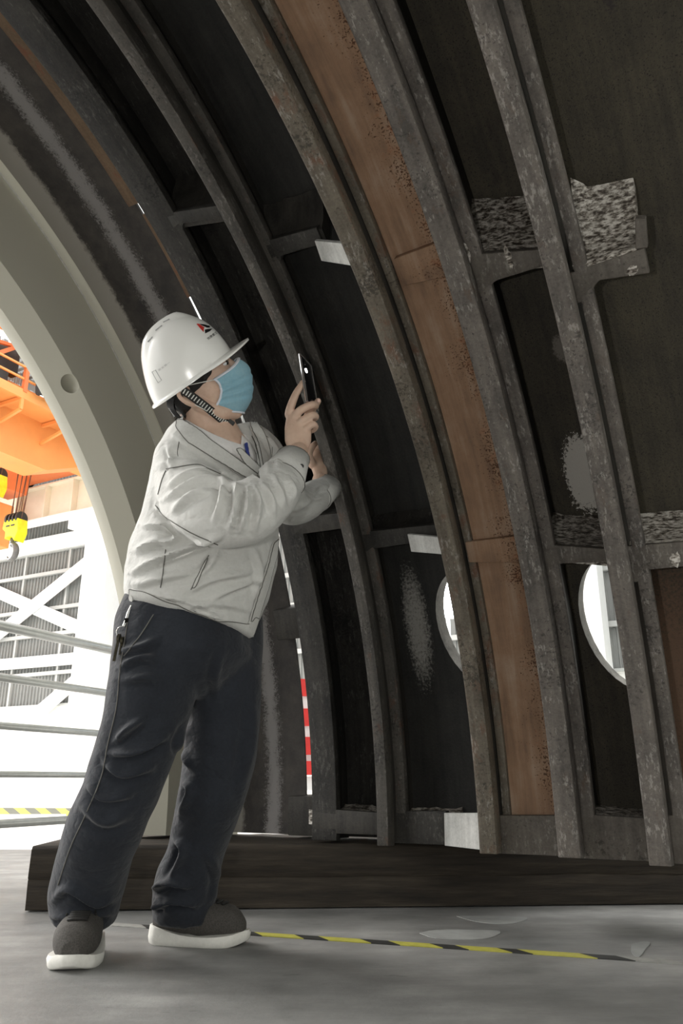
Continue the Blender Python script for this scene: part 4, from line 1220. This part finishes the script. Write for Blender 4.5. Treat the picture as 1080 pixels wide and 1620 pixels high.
cuff('cuff', [W(498, 786, 2.43), W(508, 780, 2.46), W(519, 771, 2.49)], 0.056, 0.050, M['jacket_edge'])
l, n_ = W(476, 738, 1.85), Vector((0.3, -.9, -.2)).normalized()
bm = bmesh.new(); tube(bm, [l, l + n_ * 0.006], 0.006, 14); finish('button', bm, M['black_gloss'], jk)
# undershirt in the open neck, and the blue lanyard
shirt = finish('shirt', bm_shirt, M['shirt'], man); remesh(shirt, 0.006, 7)
n_ = len(shirt.data.vertices); co_ = np.empty(n_ * 3); no_ = np.empty(n_ * 3)
shirt.data.vertices.foreach_get('co', co_); shirt.data.vertices.foreach_get('normal', no_)
shirt.data.vertices.foreach_set('co', co_ - no_ * 0.011); shirt.data.update()
cut(shirt, prism(SKINV, 1.5, 1.99)); auto_smooth(shirt, 60)
drape('lanyard', ub_, [(387, 697), (394, 695), (397, 712), (401, 736), (398, 734), (391, 715)], -0.004, 0.003, M['tie'], man, div=2)

# ---- head frame: seen in profile, chin lifted
HC = W(310, 585, 1.87)
vw = (HC - Vector(EYE)).normalized()
er = vw.cross(Vector((0, 0, 1))).normalized(); eu = er.cross(vw).normalized()
pa = math.radians(30)
f0 = er * math.cos(pa) + eu * math.sin(pa)
hu0 = -er * math.sin(pa) + eu * math.cos(pa)
yaw = math.radians(8)
HF = (f0 * math.cos(yaw) - vw * (-math.sin(yaw)) * 1.0).normalized()      # a little away from the camera
HU = hu0
HS = HF.cross(HU).normalized()                                            # towards his right, i.e. the camera
if HS.dot(vw) > 0: HS = -HS
def hd(f, s, u): return HC + HF * f + HS * s + HU * u
HAX = (HF, HS, HU)

# ---- body: head, neck, hidden torso and limbs, arms and hands in one skin
bm = bmesh.new()
ellipsoid(bm, hd(-.006, 0, .030), HAX, (.098, .077, .108))
ellipsoid(bm, hd(.006, 0, -.050), HAX, (.084, .068, .092))
ellipsoid(bm, hd(.014, 0, -.108), HAX, (.060, .055, .042))
ellipsoid(bm, hd(.044, 0, -.142), HAX, (.026, .028, .020))
limb(bm, [hd(-.040, .054, -.080), hd(.000, .050, -.122), hd(.042, .018, -.144)], [.020, .020, .018], 14, 4)
limb(bm, [hd(-.040, -.054, -.080), hd(.000, -.050, -.122), hd(.042, -.018, -.144)], [.020, .020, .018], 14, 4)
limb(bm, [hd(.086, 0, -.015), hd(.100, 0, -.045), hd(.106, 0, -.064)], [.011, .014, .017], 12, 4)      # nose
for s_ in (1, -1):
    limb(bm, [hd(.070, .052 * s_, .004), hd(.088, .028 * s_, .008), hd(.092, .010 * s_, .004)], [.010, .012, .009], 12, 4)   # brow
    ellipsoid(bm, hd(.058, .040 * s_, -.052), HAX, (.026, .022, .020))                                # cheek
    # ear
    limb(bm, [hd(-.050, .074 * s_, -.016), hd(-.070, .085 * s_, -.020), hd(-.080, .088 * s_, -.042), hd(-.068, .082 * s_, -.066), hd(-.050, .073 * s_, -.080)], [.006, .0065, .006, .0065, .008], 10, 5)
    limb(bm, [hd(-.052, .070 * s_, -.034), hd(-.064, .077 * s_, -.048), hd(-.052, .072 * s_, -.066)], [.008, .008, .008], 10, 3)
# neck and collar bones
limb(bm, [hd(-.022, 0, -.070), W(322, 655, 1.93), W(332, 682, 1.955), W(338, 712, 1.97)], [.064, .062, .074, .098], 24, 5)
limb(bm, [W(334, 700, 1.985), W(338, 780, 2.0), W(322, 880, 2.04), W(303, 985, 2.075)], [.085, .115, .12, .115], 20, 4)
for legp in (Rleg, Lleg):
    limb(bm, [W(*p) for p in legp] + [W(legp[-1][0], legp[-1][1] + 14, legp[-1][2])], [.06] * (len(legp) - 2) + [.040, .032, .026], 14, 3)
limb(bm, [W(322, 722, 1.95), W(283, 745, 1.90), W(290, 785, 1.85), W(382, 815, 1.75)], [.05, .05, .045, .042], 14, 4)
limb(bm, [W(382, 815, 1.75), W(420, 782, 1.81), W(455, 738, 1.90), W(470, 716, 1.935)], [.042, .040, .033, .030], 16, 5, (1, .82))
limb(bm, [W(350, 715, 2.02), W(405, 722, 2.09), W(440, 780, 2.23), W(468, 800, 2.33), W(502, 775, 2.45), W(506, 758, 2.48)], [.05, .045, .04, .036, .029, .026], 14, 4)
# right hand: back of the hand to us, index raised along the phone, the other fingers folded over
YH = 1.95
def hw(x, y, dy=0.0): return W(x, y, YH + dy)
hand_bm = bm
loft(bm, [(hw(470, 722, 0.0), (hw(484, 728) - hw(457, 712)) * .5, Vector((0, .024, .006)), .9),
          (hw(469, 706, 0.0), (hw(490, 712) - hw(452.5, 697)) * .5, Vector((0, .021, .006)), .85),
          (hw(471, 688, 0.0), (hw(494, 696) - hw(451.5, 676)) * .5, Vector((0, .018, .006)), .8),
          (hw(473, 669, 0.002), (hw(491, 684) - hw(452, 655)) * .5, Vector((0, .016, .006)), .75),
          (hw(473, 662, 0.004), (hw(486, 676) - hw(455, 648)) * .46, Vector((0, .012, .004)), .8)], 24)
def finger(pts, rad): limb(bm, pts, rad, 14, 5)
finger([hw(457, 656, .002), hw(460, 643, -.006), hw(468, 623, -.010), hw(475, 612, -.004), hw(479.5, 604.5, .002)], [.0125, .0118, .0102, .0092, .0082])                 # index
finger([hw(465, 663, .000), hw(474, 650, -.014), hw(492, 641, -.012), hw(499, 642, .010), hw(492, 647, .030), hw(484, 649, .034)], [.0125, .0118, .0108, .0102, .0095, .0085])       # middle
finger([hw(472, 674, .000), hw(481, 664, -.014), hw(494.5, 657, -.012), hw(499, 660, .010), hw(492, 664, .028), hw(484, 665, .032)], [.0122, .0116, .0108, .0100, .0092, .0084])    # ring
finger([hw(479, 686, .002), hw(486, 677, -.010), hw(495, 671.5, -.010), hw(498.5, 676, .008), hw(493, 681, .022), hw(486, 681, .026)], [.0112, .0105, .0098, .0092, .0084, .0078])     # little
finger([hw(466, 700, .016), hw(474, 680, .040), hw(486, 660, .048), hw(496, 645, .042), hw(503, 634.5, .036)], [.018, .0165, .0125, .0110, .0092])                # thumb, behind the phone, tip showing
# left hand: laid against the rib, fingers going behind it
def lw(x, y, Y=2.49): return W(x, y, Y)
loft(bm, [(lw(507, 762, 2.475), (lw(516, 765) - lw(498, 757)) * .5, Vector((0, .022, 0)), .9), (lw(505, 744, 2.485), (lw(518, 748) - lw(492, 740)) * .5, Vector((0, .019, 0)), .85),
          (lw(503, 726, 2.495), (lw(516, 728) - lw(490, 724)) * .5, Vector((0, .017, 0)), .8), (lw(504, 714, 2.50), (lw(514, 715) - lw(493, 713)) * .5, Vector((0, .013, 0)), .8)], 20)
finger([lw(494, 735, 2.475), lw(489, 720, 2.46), lw(493, 708, 2.46), lw(499, 701, 2.475)], [.015, .0125, .0115, .0095])       # thumb
for i, (x, y) in enumerate(((497, 713), (503, 711), (508, 713), (513, 718))):
    finger([lw(x, y, 2.50), lw(x + 6, y - 9 + i * 1.5, 2.515), lw(x + 13, y - 11 + 2 * i, 2.535), lw(x + 17, y - 5 + 2 * i, 2.555)], [.0105, .0102, .0095, .0082])
body = finish('body', bm, M['skin'], man)
remesh(body, 0.0028, 5, 0.5)
# nails
for p, d_, w_ in ((hw(480.3, 603.8, -.0062), (hw(481, 602) - hw(478, 607)), .0058), (hw(504, 633.6, .0275), (hw(505, 631) - hw(500, 639)), .0058)):
    bm = bmesh.new(); d_ = d_.normalized(); nn = (Vector(EYE) - p).normalized(); nn = (nn - d_ * nn.dot(d_)).normalized()
    ellipsoid(bm, p, (d_, d_.cross(nn), nn), (.0055, w_ * .8, .0012), 12, 8); finish('nail', bm, M['nail'], body, True)
# eye on the visible side
bm = bmesh.new(); ellipsoid(bm, hd(.067, .033, -.016), HAX, (.011, .011, .0062)); finish('eye', bm, M['white_plastic'], body, True)
bm = bmesh.new(); ellipsoid(bm, hd(.0765, .036, -.016), HAX, (.004, .006, .0065)); finish('iris', bm, M['black_gloss'], body, True)
bm = bmesh.new(); limb(bm, [hd(.062, .049, -.012), hd(.078, .038, -.006), hd(.084, .024, -.010)], [.003, .005, .004], 8, 4); finish('eyelid', bm, M['skin'], body, True)
bm = bmesh.new(); limb(bm, [hd(.068, .052, .008), hd(.088, .036, .014), hd(.098, .014, .008)], [.003, .005, .004], 8, 4); finish('eyebrow', bm, M['hair'], body, True)
# hair: back and sides below the helmet
bm = bmesh.new()
ellipsoid(bm, hd(-.020, 0, .018), HAX, (.092, .0825, .10))
ellipsoid(bm, hd(-.062, 0, -.045), HAX, (.040, .066, .056))
limb(bm, [hd(.024, .068, .004), hd(.006, .0735, -.018), hd(-.004, .074, -.036)], [.010, .010, .005], 10, 3)
limb(bm, [hd(.024, -.068, .004), hd(.006, -.0735, -.018), hd(-.004, -.074, -.036)], [.010, .010, .005], 10, 3)
for i in range(26):
    a = random.uniform(-1, 1)
    limb(bm, [hd(-.085 - .01 * random.random(), .055 * a, -.03), hd(-.088, .058 * a, -.07), hd(-.080 - .008 * random.random(), .055 * a, -.092 - .012 * random.random())], [.007, .006, .002], 6, 3)
hair = finish('hair', bm, M['hair'], man); remesh(hair, 0.004, 2)

# ---- hard hat, tipped back a little more than the face
hp_ = math.radians(8)
KF = HF * math.cos(hp_) + HU * math.sin(hp_); KU = HU * math.cos(hp_) - HF * math.sin(hp_)
def hk(f, s, u): return HC + HF * -.004 + HU * .002 + KF * f + HS * s + KU * u
bm = bmesh.new()
NA, NL = 72, 22
def dome(a, w):
    """a: angle round the head (0 = front), w: 0 at the rim .. 1 at the crown"""
    ca, sa = math.cos(a), math.sin(a)
    fr = 0.112 if ca > 0 else 0.124
    ph = w * PI / 2
    k = math.cos(ph) ** 0.80
    f = fr * k * math.copysign(abs(ca) ** 0.94, ca); s = 0.114 * k * math.copysign(abs(sa) ** 0.94, sa)
    u = -0.010 + 0.150 * math.sin(ph) ** 0.95
    # rim drops at the back, tilts up in front
    u += (-0.006 * (ca < 0) * abs(ca) + 0.004 * max(ca, 0)) * (1 - w)
    f -= 0.010 * (1 - w) ** 3 * (ca < -0.2) * abs(ca)
    f += -0.004 + 0.010 * w
    # raised centre ridge with sloping shoulders
    rg = max(0.0, 1 - (abs(s) / 0.040) ** 4) if abs(s) < 0.040 else 0
    along = max(0.0, min(1.0, (f + 0.118) / 0.05)) * max(0.0, min(1.0, (0.072 - f) / 0.03))
    u += 0.0115 * rg * along * min(1, w * 2.2)
    f -= 0.006 * rg * along * (1 - w) * (ca < 0)
    return f, s, u
rings = []
for j in range(NL):
    w = (j / NL)
    rings.append([bm.verts.new(hk(*dome(2 * PI * k / NA, w))) for k in range(NA)])
crown = bm.verts.new(hk(*dome(0.0, 0.9999)))
for a, b in zip(rings, rings[1:]):
    for k in range(NA): bm.faces.new((a[k], a[(k + 1) % NA], b[(k + 1) % NA], b[k]))
for k in range(NA): bm.faces.new((rings[-1][k], rings[-1][(k + 1) % NA], crown))
# inner wall
inner = []
for j in range(NL):
    w = (j / NL)
    row = []
    for k in range(NA):
        f, s, u = dome(2 * PI * k / NA, w)
        row.append(bm.verts.new(hk(f * .965, s * .965, u * .965 - .0035 * w)))
    inner.append(row)
ic = bm.verts.new(hk(0.0, 0, .134))
for a, b in zip(inner, inner[1:]):
    for k in range(NA): bm.faces.new((b[k], b[(k + 1) % NA], a[(k + 1) % NA], a[k]))
for k in range(NA): bm.faces.new((inner[-1][(k + 1) % NA], inner[-1][k], ic))
# rim with brim in front
def rim(a, out, du):
    ca = math.cos(a)
    f, s, u = dome(a, 0.0)
    br = 0.006 + 0.052 * max(0.0, ca) ** 2.2 + 0.003 * (ca < 0)
    k = math.hypot(f, s)
    lift = 0.006 * max(0.0, ca) ** 3 * out + (-0.014) * max(0.0, ca) ** 1.2 * out * (1 - max(0, ca)) 
    return hk(f + br * out * f / k * (1.0), s + br * out * s / k * 0.8, u - 0.004 * out - du + lift)
prev = rings[0]; seqs = []
for out, du in ((0.35, 0.0), (0.75, 0.0005), (1.0, 0.002), (1.0, 0.0065), (0.7, 0.006), (0.3, 0.006)):
    seqs.append([bm.verts.new(rim(2 * PI * k / NA, out, du)) for k in range(NA)])
chain = [rings[0]] + seqs + [inner[0]]
for a, b in zip(chain, chain[1:]):
    for k in range(NA): bm.faces.new((b[k], b[(k + 1) % NA], a[(k + 1) % NA], a[k]))
helmet = finish('hard_hat', bm, M['helmet'], man); auto_smooth(helmet, 50)
hb = drape_bvh(helmet)
# vent slots
for f_ in ((258, 510, 268, 505), (246, 523, 256, 515), (234, 541, 241, 533)):
    bm = bmesh.new(); run = []
    for k in range(5):
        l, n_ = hit_or_near(hb, f_[0] + (f_[2] - f_[0]) * k / 4, f_[1] + (f_[3] - f_[1]) * k / 4, 1.85)
        run.append(l + n_ * 0.0004)
    tube(bm, run, 0.0016, 8); finish('vent_slot', bm, M['print_grey'], helmet)
# emblem: a red and black triangular mark, lettering below it, faded print at the back
def hpoly(name, poly, mat, off=0.0009):
    return drape(name, hb, poly, off, 0.0006, mat, helmet, 2, False, 1.85)
E_ = lambda pts: [(300 + x / 18, 500 + y / 18) for x, y in pts]
hpoly('emblem', E_([(195, 228), (250, 222), (415, 330), (400, 365), (395, 460), (330, 390), (260, 310)]), M['logo_red'])
hpoly('emblem', E_([(270, 225), (420, 245), (560, 285), (575, 330), (500, 338), (430, 305), (330, 262)]), M['logo_black'])
hpoly('emblem', E_([(425, 395), (500, 375), (645, 360), (580, 430), (440, 500)]), M['logo_black'])
def text_on_helmet(name, body_, px, py, size, ang, mat, sx=1.0):
    cu = bpy.data.curves.new('t', 'FONT'); cu.body = body_; cu.size = 1.0; cu.align_x = 'LEFT'; cu.align_y = 'CENTER'
    to = bpy.data.objects.new('t', cu); COL.objects.link(to)
    dg = bpy.context.evaluated_depsgraph_get()
    me = bpy.data.meshes.new_from_object(to.evaluated_get(dg))
    bpy.data.objects.remove(to); bpy.data.curves.remove(cu)
    bm = bmesh.new(); bm.from_mesh(me); bpy.data.meshes.remove(me)
    ca, sa = math.cos(ang), math.sin(ang)
    for v in bm.verts:
        x, y = v.co.x * size * sx, -v.co.y * size
        l, n_ = hit_or_near(hb, px + x * ca - y * sa, py + x * sa + y * ca, 1.85)
        v.co = l + n_ * 0.0010
    return finish(name, bm, mat, helmet, recalc=False)
text_on_helmet('lettering', '铁建重工', 328.0, 537.0, 4.7, -math.atan2(12.5, 17), M['logo_black'])
text_on_helmet('faded_print', '安全第一', 250.5, 586.5, 3.6, -0.62, M['print_grey'], 1.6)
bm = bmesh.new(); run = [hit_or_near(hb, x, y, 1.85) for x, y in ((240.5, 588.5), (246, 585.5), (255.5, 601.5), (250, 605.5), (240.5, 588.5))]
tube(bm, [l + n_ * .0006 for l, n_ in run], 0.0007, 6); finish('faded_print', bm, M['print_grey'], helmet)

# ---- chin strap with ladder pattern, buckle, rear strap
def ribbon(name, pts, nrm, wid, th, mat, parent):
    bm = bmesh.new(); P = catmull(pts, 8); rows = []
    for i, p in enumerate(P):
        d = (P[min(i + 1, len(P) - 1)] - P[max(i - 1, 0)]).normalized()
        nn = nrm(p) if callable(nrm) else nrm
        nn = (nn - d * nn.dot(d)).normalized(); s = d.cross(nn)
        w = wid(i / (len(P) - 1)) if callable(wid) else wid
        rows.append([bm.verts.new(p + s * (w / 2 * a) + nn * (th / 2 * b)) for a, b in ((-1, -1), (1, -1), (1, 1), (-1, 1))])
    for a, b in zip(rows, rows[1:]):
        for k in range(4): bm.faces.new((a[k], a[(k + 1) % 4], b[(k + 1) % 4], b[k]))
    bm.faces.new(rows[0][::-1]); bm.faces.new(rows[-1])
    return finish(name, bm, mat, parent)
head_mid = hd(0, 0, -.04)
outw = lambda p: (p - hd((p - HC).dot(HF) * .6, 0, (p - HC).dot(HU))).normalized()
sp = [hd(-.084, .070, -.006), hd(-.062, .090, -.038), hd(-.036, .080, -.082), hd(-.014, .066, -.124), hd(.004, .044, -.158)]
strap = ribbon('chin_strap', sp, outw, 0.0215, 0.0024, M['web_black'], helmet)
P = catmull(sp, 40)
bm = bmesh.new()
tot = 24
for i in range(tot):
    j = int((i + 0.8) / tot * (len(P) - 2)); p = P[j]; d = (P[j + 1] - P[j - 1]).normalized(); nn = outw(p); nn = (nn - d * nn.dot(d)).normalized(); s = d.cross(nn)
    box(bm, p + nn * 0.0013, (.0014, .0064, .0007), (d, s, nn))
finish('strap_ladder', bm, M['web_white'], strap)
sp2 = [hd(.004, .044, -.158), hd(.026, .020, -.172), hd(.028, -.018, -.170), hd(.010, -.05, -.14)]
strap2 = ribbon('chin_strap', sp2, outw, 0.012, 0.0024, M['web_black'], helmet)
P = catmull(sp2, 14); bm = bmesh.new()
for j in range(8, 26, 3):
    p = P[j]; d = (P[j + 1] - P[j - 1]).normalized(); nn = outw(p); nn = (nn - d * nn.dot(d)).normalized(); s = d.cross(nn)
    box(bm, p + nn * 0.0013, (.0010, .0042, .0007), (d, s, nn))
finish('strap_ladder', bm, M['web_white'], strap2)
p = hd(.008, .040, -.161); nn = outw(p); d = (sp[-1] - sp[-2]).normalized(); d = (d - nn * d.dot(nn)).normalized()
bm = bmesh.new(); box(bm, p, (.013, .014, .0055), (d, d.cross(nn), nn)); o = finish('buckle', bm, M['black_paint'], helmet); bevel(o, .002, 2)
ribbon('nape_strap', [hd(-.062, .070, -.012), hd(-.100, .058, -.040), hd(-.108, .030, -.072), hd(-.106, -.01, -.078)], outw, 0.020, 0.003, M['black_gloss'], helmet)
ribbon('nape_strap', [hd(-.100, .045, -.045), hd(-.105, .044, -.072), hd(-.098, .047, -.094)], outw, lambda t: .020 * (1 - .7 * t), 0.003, M['black_gloss'], helmet)

# ---- surgical mask
bm = bmesh.new()
NU, NV = 44, 40
mg = []
def mask_pt(a, v, off=0.0):
    """a -1..1 across the face, v 0 top .. 1 bottom"""
    th = a * 1.50
    bulge = math.sin(PI * min(1, max(0, 0.12 + v * 0.86))) ** 0.8
    ca = math.cos(th)
    fr = 0.086 + 0.040 * bulge + 0.004 * math.sin(v * 9)
    f = 0.008 + fr * max(ca, 0.0) ** 0.85 - 0.040 * v ** 3 - 0.010 * abs(a) ** 4 * v
    s = 0.073 * math.sin(th) * (1 - 0.16 * v)
    top = -0.036 + 0.020 * ca ** 3; bot = -0.120 - 0.038 * ca ** 1.5
    # sides gather towards the middle
    g = 0.5 + (v - 0.5) * (1 - 0.10 * abs(a) ** 6)
    u = top + (bot - top) * g
    f -= 0.012 * abs(a) ** 5 * (1 - (2 * v - 1) ** 2) * -0.8
    # three pleats
    pl = 0
    for pv in (0.36, 0.56, 0.74):
        d = (v - pv) * 26 * (0.5 + 0.5 * ca)
        pl += -0.0038 * math.exp(-d * d) + 0.0030 * math.exp(-(d - 1.5) ** 2)
    rr = 1 + (off + pl * (1 - .65 * max(ca, 0) ** 3)) / 0.09
    return hd(0.012 + (f - 0.012) * rr, s * rr, u)
for i in range(NU + 1):
    mg.append([bm.verts.new(mask_pt(-1 + 2 * i / NU, j / NV)) for j in range(NV + 1)])
for i in range(NU):
    for j in range(NV):
        bm.faces.new((mg[i][j], mg[i + 1][j], mg[i + 1][j + 1], mg[i][j + 1]))
bmesh.ops.solidify(bm, geom=bm.faces[:], thickness=0.0018)
mask = finish('face_mask', bm, M['mask_blue'], man, True)
bm = bmesh.new()
tube(bm, [mask_pt(-1 + 2 * i / 40, 0.015, .001) for i in range(41)], .0032, 8, squash=(1.5, .6))
tube(bm, [mask_pt(-1 + 2 * i / 40, 0.985, .001) for i in range(41)], .0028, 8)
for s_ in (-1, 1): tube(bm, [mask_pt(.985 * s_, j / 20, .001) for j in range(21)], .0032, 8)
finish('edging', bm, M['mask_edge'], mask, True)
for s_ in (1, -1):
    for v_, e in ((0.03, hd(-.058, .080 * s_, -.024)), (0.97, hd(-.056, .080 * s_, -.074))):
        p = mask_pt(s_ * .99, v_)
        bm = bmesh.new(); tube(bm, catmull([p, (p + e) / 2 + HS * (.014 * s_), e], 6), .0012, 6); finish('ear_loop', bm, M['web_white'], mask, True)

# ---- shoes
def shoe(toe, heel, label):
    toe, heel = Vector(toe), Vector(heel)
    d = (toe - heel).normalized(); s = Vector((d.y, -d.x, 0)); L = (toe - heel).length; up = Vector((0, 0, 1))
    sh = bpy.data.objects.new('shoe', None)
    def half(t, w0=1.0):   # half width along the foot
        return w0 * (0.030 + 0.020 * math.sin(PI * min(1, t * 1.02)) ** 0.6 + 0.010 * math.exp(-((t - .70) / .2) ** 2)) * min(1, (1.0 - t) * 7 + .12) ** .5 * min(1, t * 9 + .35) ** .5
    def pt(t, x, z): return heel + d * (L * t) + s * x + up * z
    # upper
    bm = bmesh.new()
    secs = []
    for i in range(15):
        t = 0.02 + 0.945 * i / 14
        h = (0.108 if t < .22 else 0.108 - 0.046 * ((t - .22) / .78) ** .8)
        h *= min(1, (1.02 - t) * 6) ** .5
        c = pt(t, 0, 0.022 + h / 2 - .004)
        secs.append((c, s * half(t, .93), up * (h / 2 + .004), 0.85))
    loft(bm, secs, 28)
    upper = finish('upper', bm, M['shoe_knit'], man)
    remesh(upper, .004, 6)
    upper.name = 'shoe'
    if label: upper['label'] = label
    # sole, thicker at the heel, lipped at the toe
    bm = bmesh.new()
    N = 40; out = []
    for k in range(N * 2):
        if k < N: t = k / (N - 1); x = half(t, 1.06)
        else: t = 1 - (k - N) / (N - 1); x = -half(t, 1.06)
        out.append((t * 1.02 - .01, x))
    rows = []
    for zz, sc in ((0.0, .93), (0.004, .99), (0.018, 1.03), (1.0, .985)):
        row = []
        for t, x in out:
            toph = 0.036 - 0.012 * math.sin(PI * min(1, max(0, t)) * .9) + 0.004 * math.exp(-((t - 1.0) / .09) ** 2) + .010 * math.exp(-(t / .25) ** 2)
            lift = 0.010 * max(0, (t - .82) / .18) ** 2
            z = (toph if zz == 1.0 else zz + lift)
            row.append(bm.verts.new(pt(0.5 + (t - .5) * (sc * .5 + .5), x * sc, z)))
        rows.append(row)
    for a, b in zip(rows, rows[1:]):
        for k in range(2 * N): bm.faces.new((a[k], a[(k + 1) % (2 * N)], b[(k + 1) % (2 * N)], b[k]))
    bm.faces.new(rows[0][::-1]); bm.faces.new(rows[-1])
    o = finish('sole', bm, M['sole'], upper); auto_smooth(o, 45)
    # laces and tongue
    ub = drape_bvh(upper)
    def surf(t, x):
        l, n_, i, dd = ub.ray_cast(pt(t, x, .3), -up)
        return (l + up * .003) if l else pt(t, x, .08)
    for i in range(6):
        t = .47 + i * .055
        bm = bmesh.new(); tube(bm, [surf(t, -.022), surf(t + .012, -.01), surf(t + .018, 0), surf(t + .012, .01), surf(t, .022)], .0042, 8, squash=(1.3, .8)); finish('lace', bm, M['shoe_dark'], upper, True)
    bm = bmesh.new()
    for sg in (-1, 1):
        tube(bm, catmull([surf(.40, 0), surf(.46, .020 * sg) + up * .004, surf(.54, .030 * sg) + up * .002, surf(.58, .034 * sg)], 5), .0026, 8)
    finish('lace', bm, M['shoe_dark'], upper, True)
    return upper
shoe(on_floor(107, 1540), W(142, 1462, 2.235) * 1.0 - Vector((0, 0, W(142, 1462, 2.235).z)), 'grey knit shoe pointing at the camera')
hl, tl_ = on_floor(240, 1491), on_floor(392, 1495)
shoe(tl_, hl, 'grey knit shoe in side view with white sole')

# ================================================================ things the man holds or carries
ph = thing('smartphone', 'black smartphone held up to the rib with its torch shining', 'phone', hw(482, 598))
pc0 = hw(485, 604, .016)
pu = (hw(478, 560, .022) - hw(491, 645, .012)).normalized()
pw = (er * 0.42 + Vector((0, 1, 0)) * 0.90); pw = (pw - pu * pw.dot(pu)).normalized()
pn = pu.cross(pw).normalized()
if pn.dot(vw) > 0: pn = -pn
bm = bmesh.new(); box(bm, pc0 + pw * .010, (.076, .037, .0038), (pu, pw, pn)); o = finish('case', bm, M['phone'], ph); bevel(o, .003, 3); auto_smooth(o)
bm = bmesh.new()
c4 = [pc0 + pw * .010 + pu * (.0745 * a) + pw * (.0355 * b) for a, b in ((1, 1), (1, -1), (-1, -1), (-1, 1), (1, 1))]
tube(bm, [c + pn * .0012 for c in c4], .0042, 8, squash=(1, 1)); finish('frame', bm, M['phone_edge'], ph)
LED = pc0 + pu * .034 + pn * .0045 - pw * .002
bm = bmesh.new(); ellipsoid(bm, LED, (pu, pw, pn), (.0065, .0065, .0015), 16, 10)
em = NT('lit_phone_torch'); em.b.inputs['Emission Color'].default_value = (1, .99, .96, 1); em.b.inputs['Emission Strength'].default_value = 40
finish('torch', bm, em.m, ph, True)
bm = bmesh.new(); ellipsoid(bm, pc0 + pu * .058 + pn * .0045 - pw * .002, (pu, pw, pn), (.007, .007, .0015), 16, 10); finish('lens', bm, M['black_gloss'], ph, True)
# keys on a clip at the belt
ky = thing('key_ring', 'key ring with clip and dark keys hanging at the man\'s hip', 'keys', W(200, 990, 1.93))
kw = lambda x, y, dy=0: W(x, y, 1.93 + dy)
bm = bmesh.new(); tube(bm, catmull([kw(209, 958), kw(204, 968), kw(201, 978), kw(198, 986), kw(196, 991)], 5), .0045, 10); finish('clip', bm, M['chrome'], ky, True)
bm = bmesh.new(); box(bm, kw(203, 982), (.008, .005, .006)); finish('clip_catch', bm, M['black_gloss'], ky)
def ringt(c, r, rad, ax):
    bm = bmesh.new(); tube(bm, [c + ax[0] * (r * math.cos(a)) + ax[1] * (r * math.sin(a)) for a in [2 * PI * k / 24 for k in range(25)]], rad, 8, False); return bm
finish('split_ring', ringt(kw(194, 1000), .0145, .0014, (Vector((1, .3, 0)).normalized(), Vector((0, 0, 1)))), M['chrome'], ky, True)
for (x0, y0, x1, y1, w_) in ((189, 1004, 180, 1046, .010), (194, 1008, 190, 1036, .009)):
    p, q = kw(x0, y0, -.006), kw(x1, y1, -.006); d = (q - p).normalized(); u, v = frame_from(d)
    bm = bmesh.new(); tube(bm, [p + d * .008 + v * .003, p + d * .008 - v * .003], w_, 14); bar(bm, p + d * .014, q, .0065, .0028, (0, 1, 0))
    for t_ in (.6, .72, .85): box(bm, p + (q - p) * t_ + u * .004, (.003, .003, .0013), (d, u, v))
    finish('key', bm, M['brass'], ky)
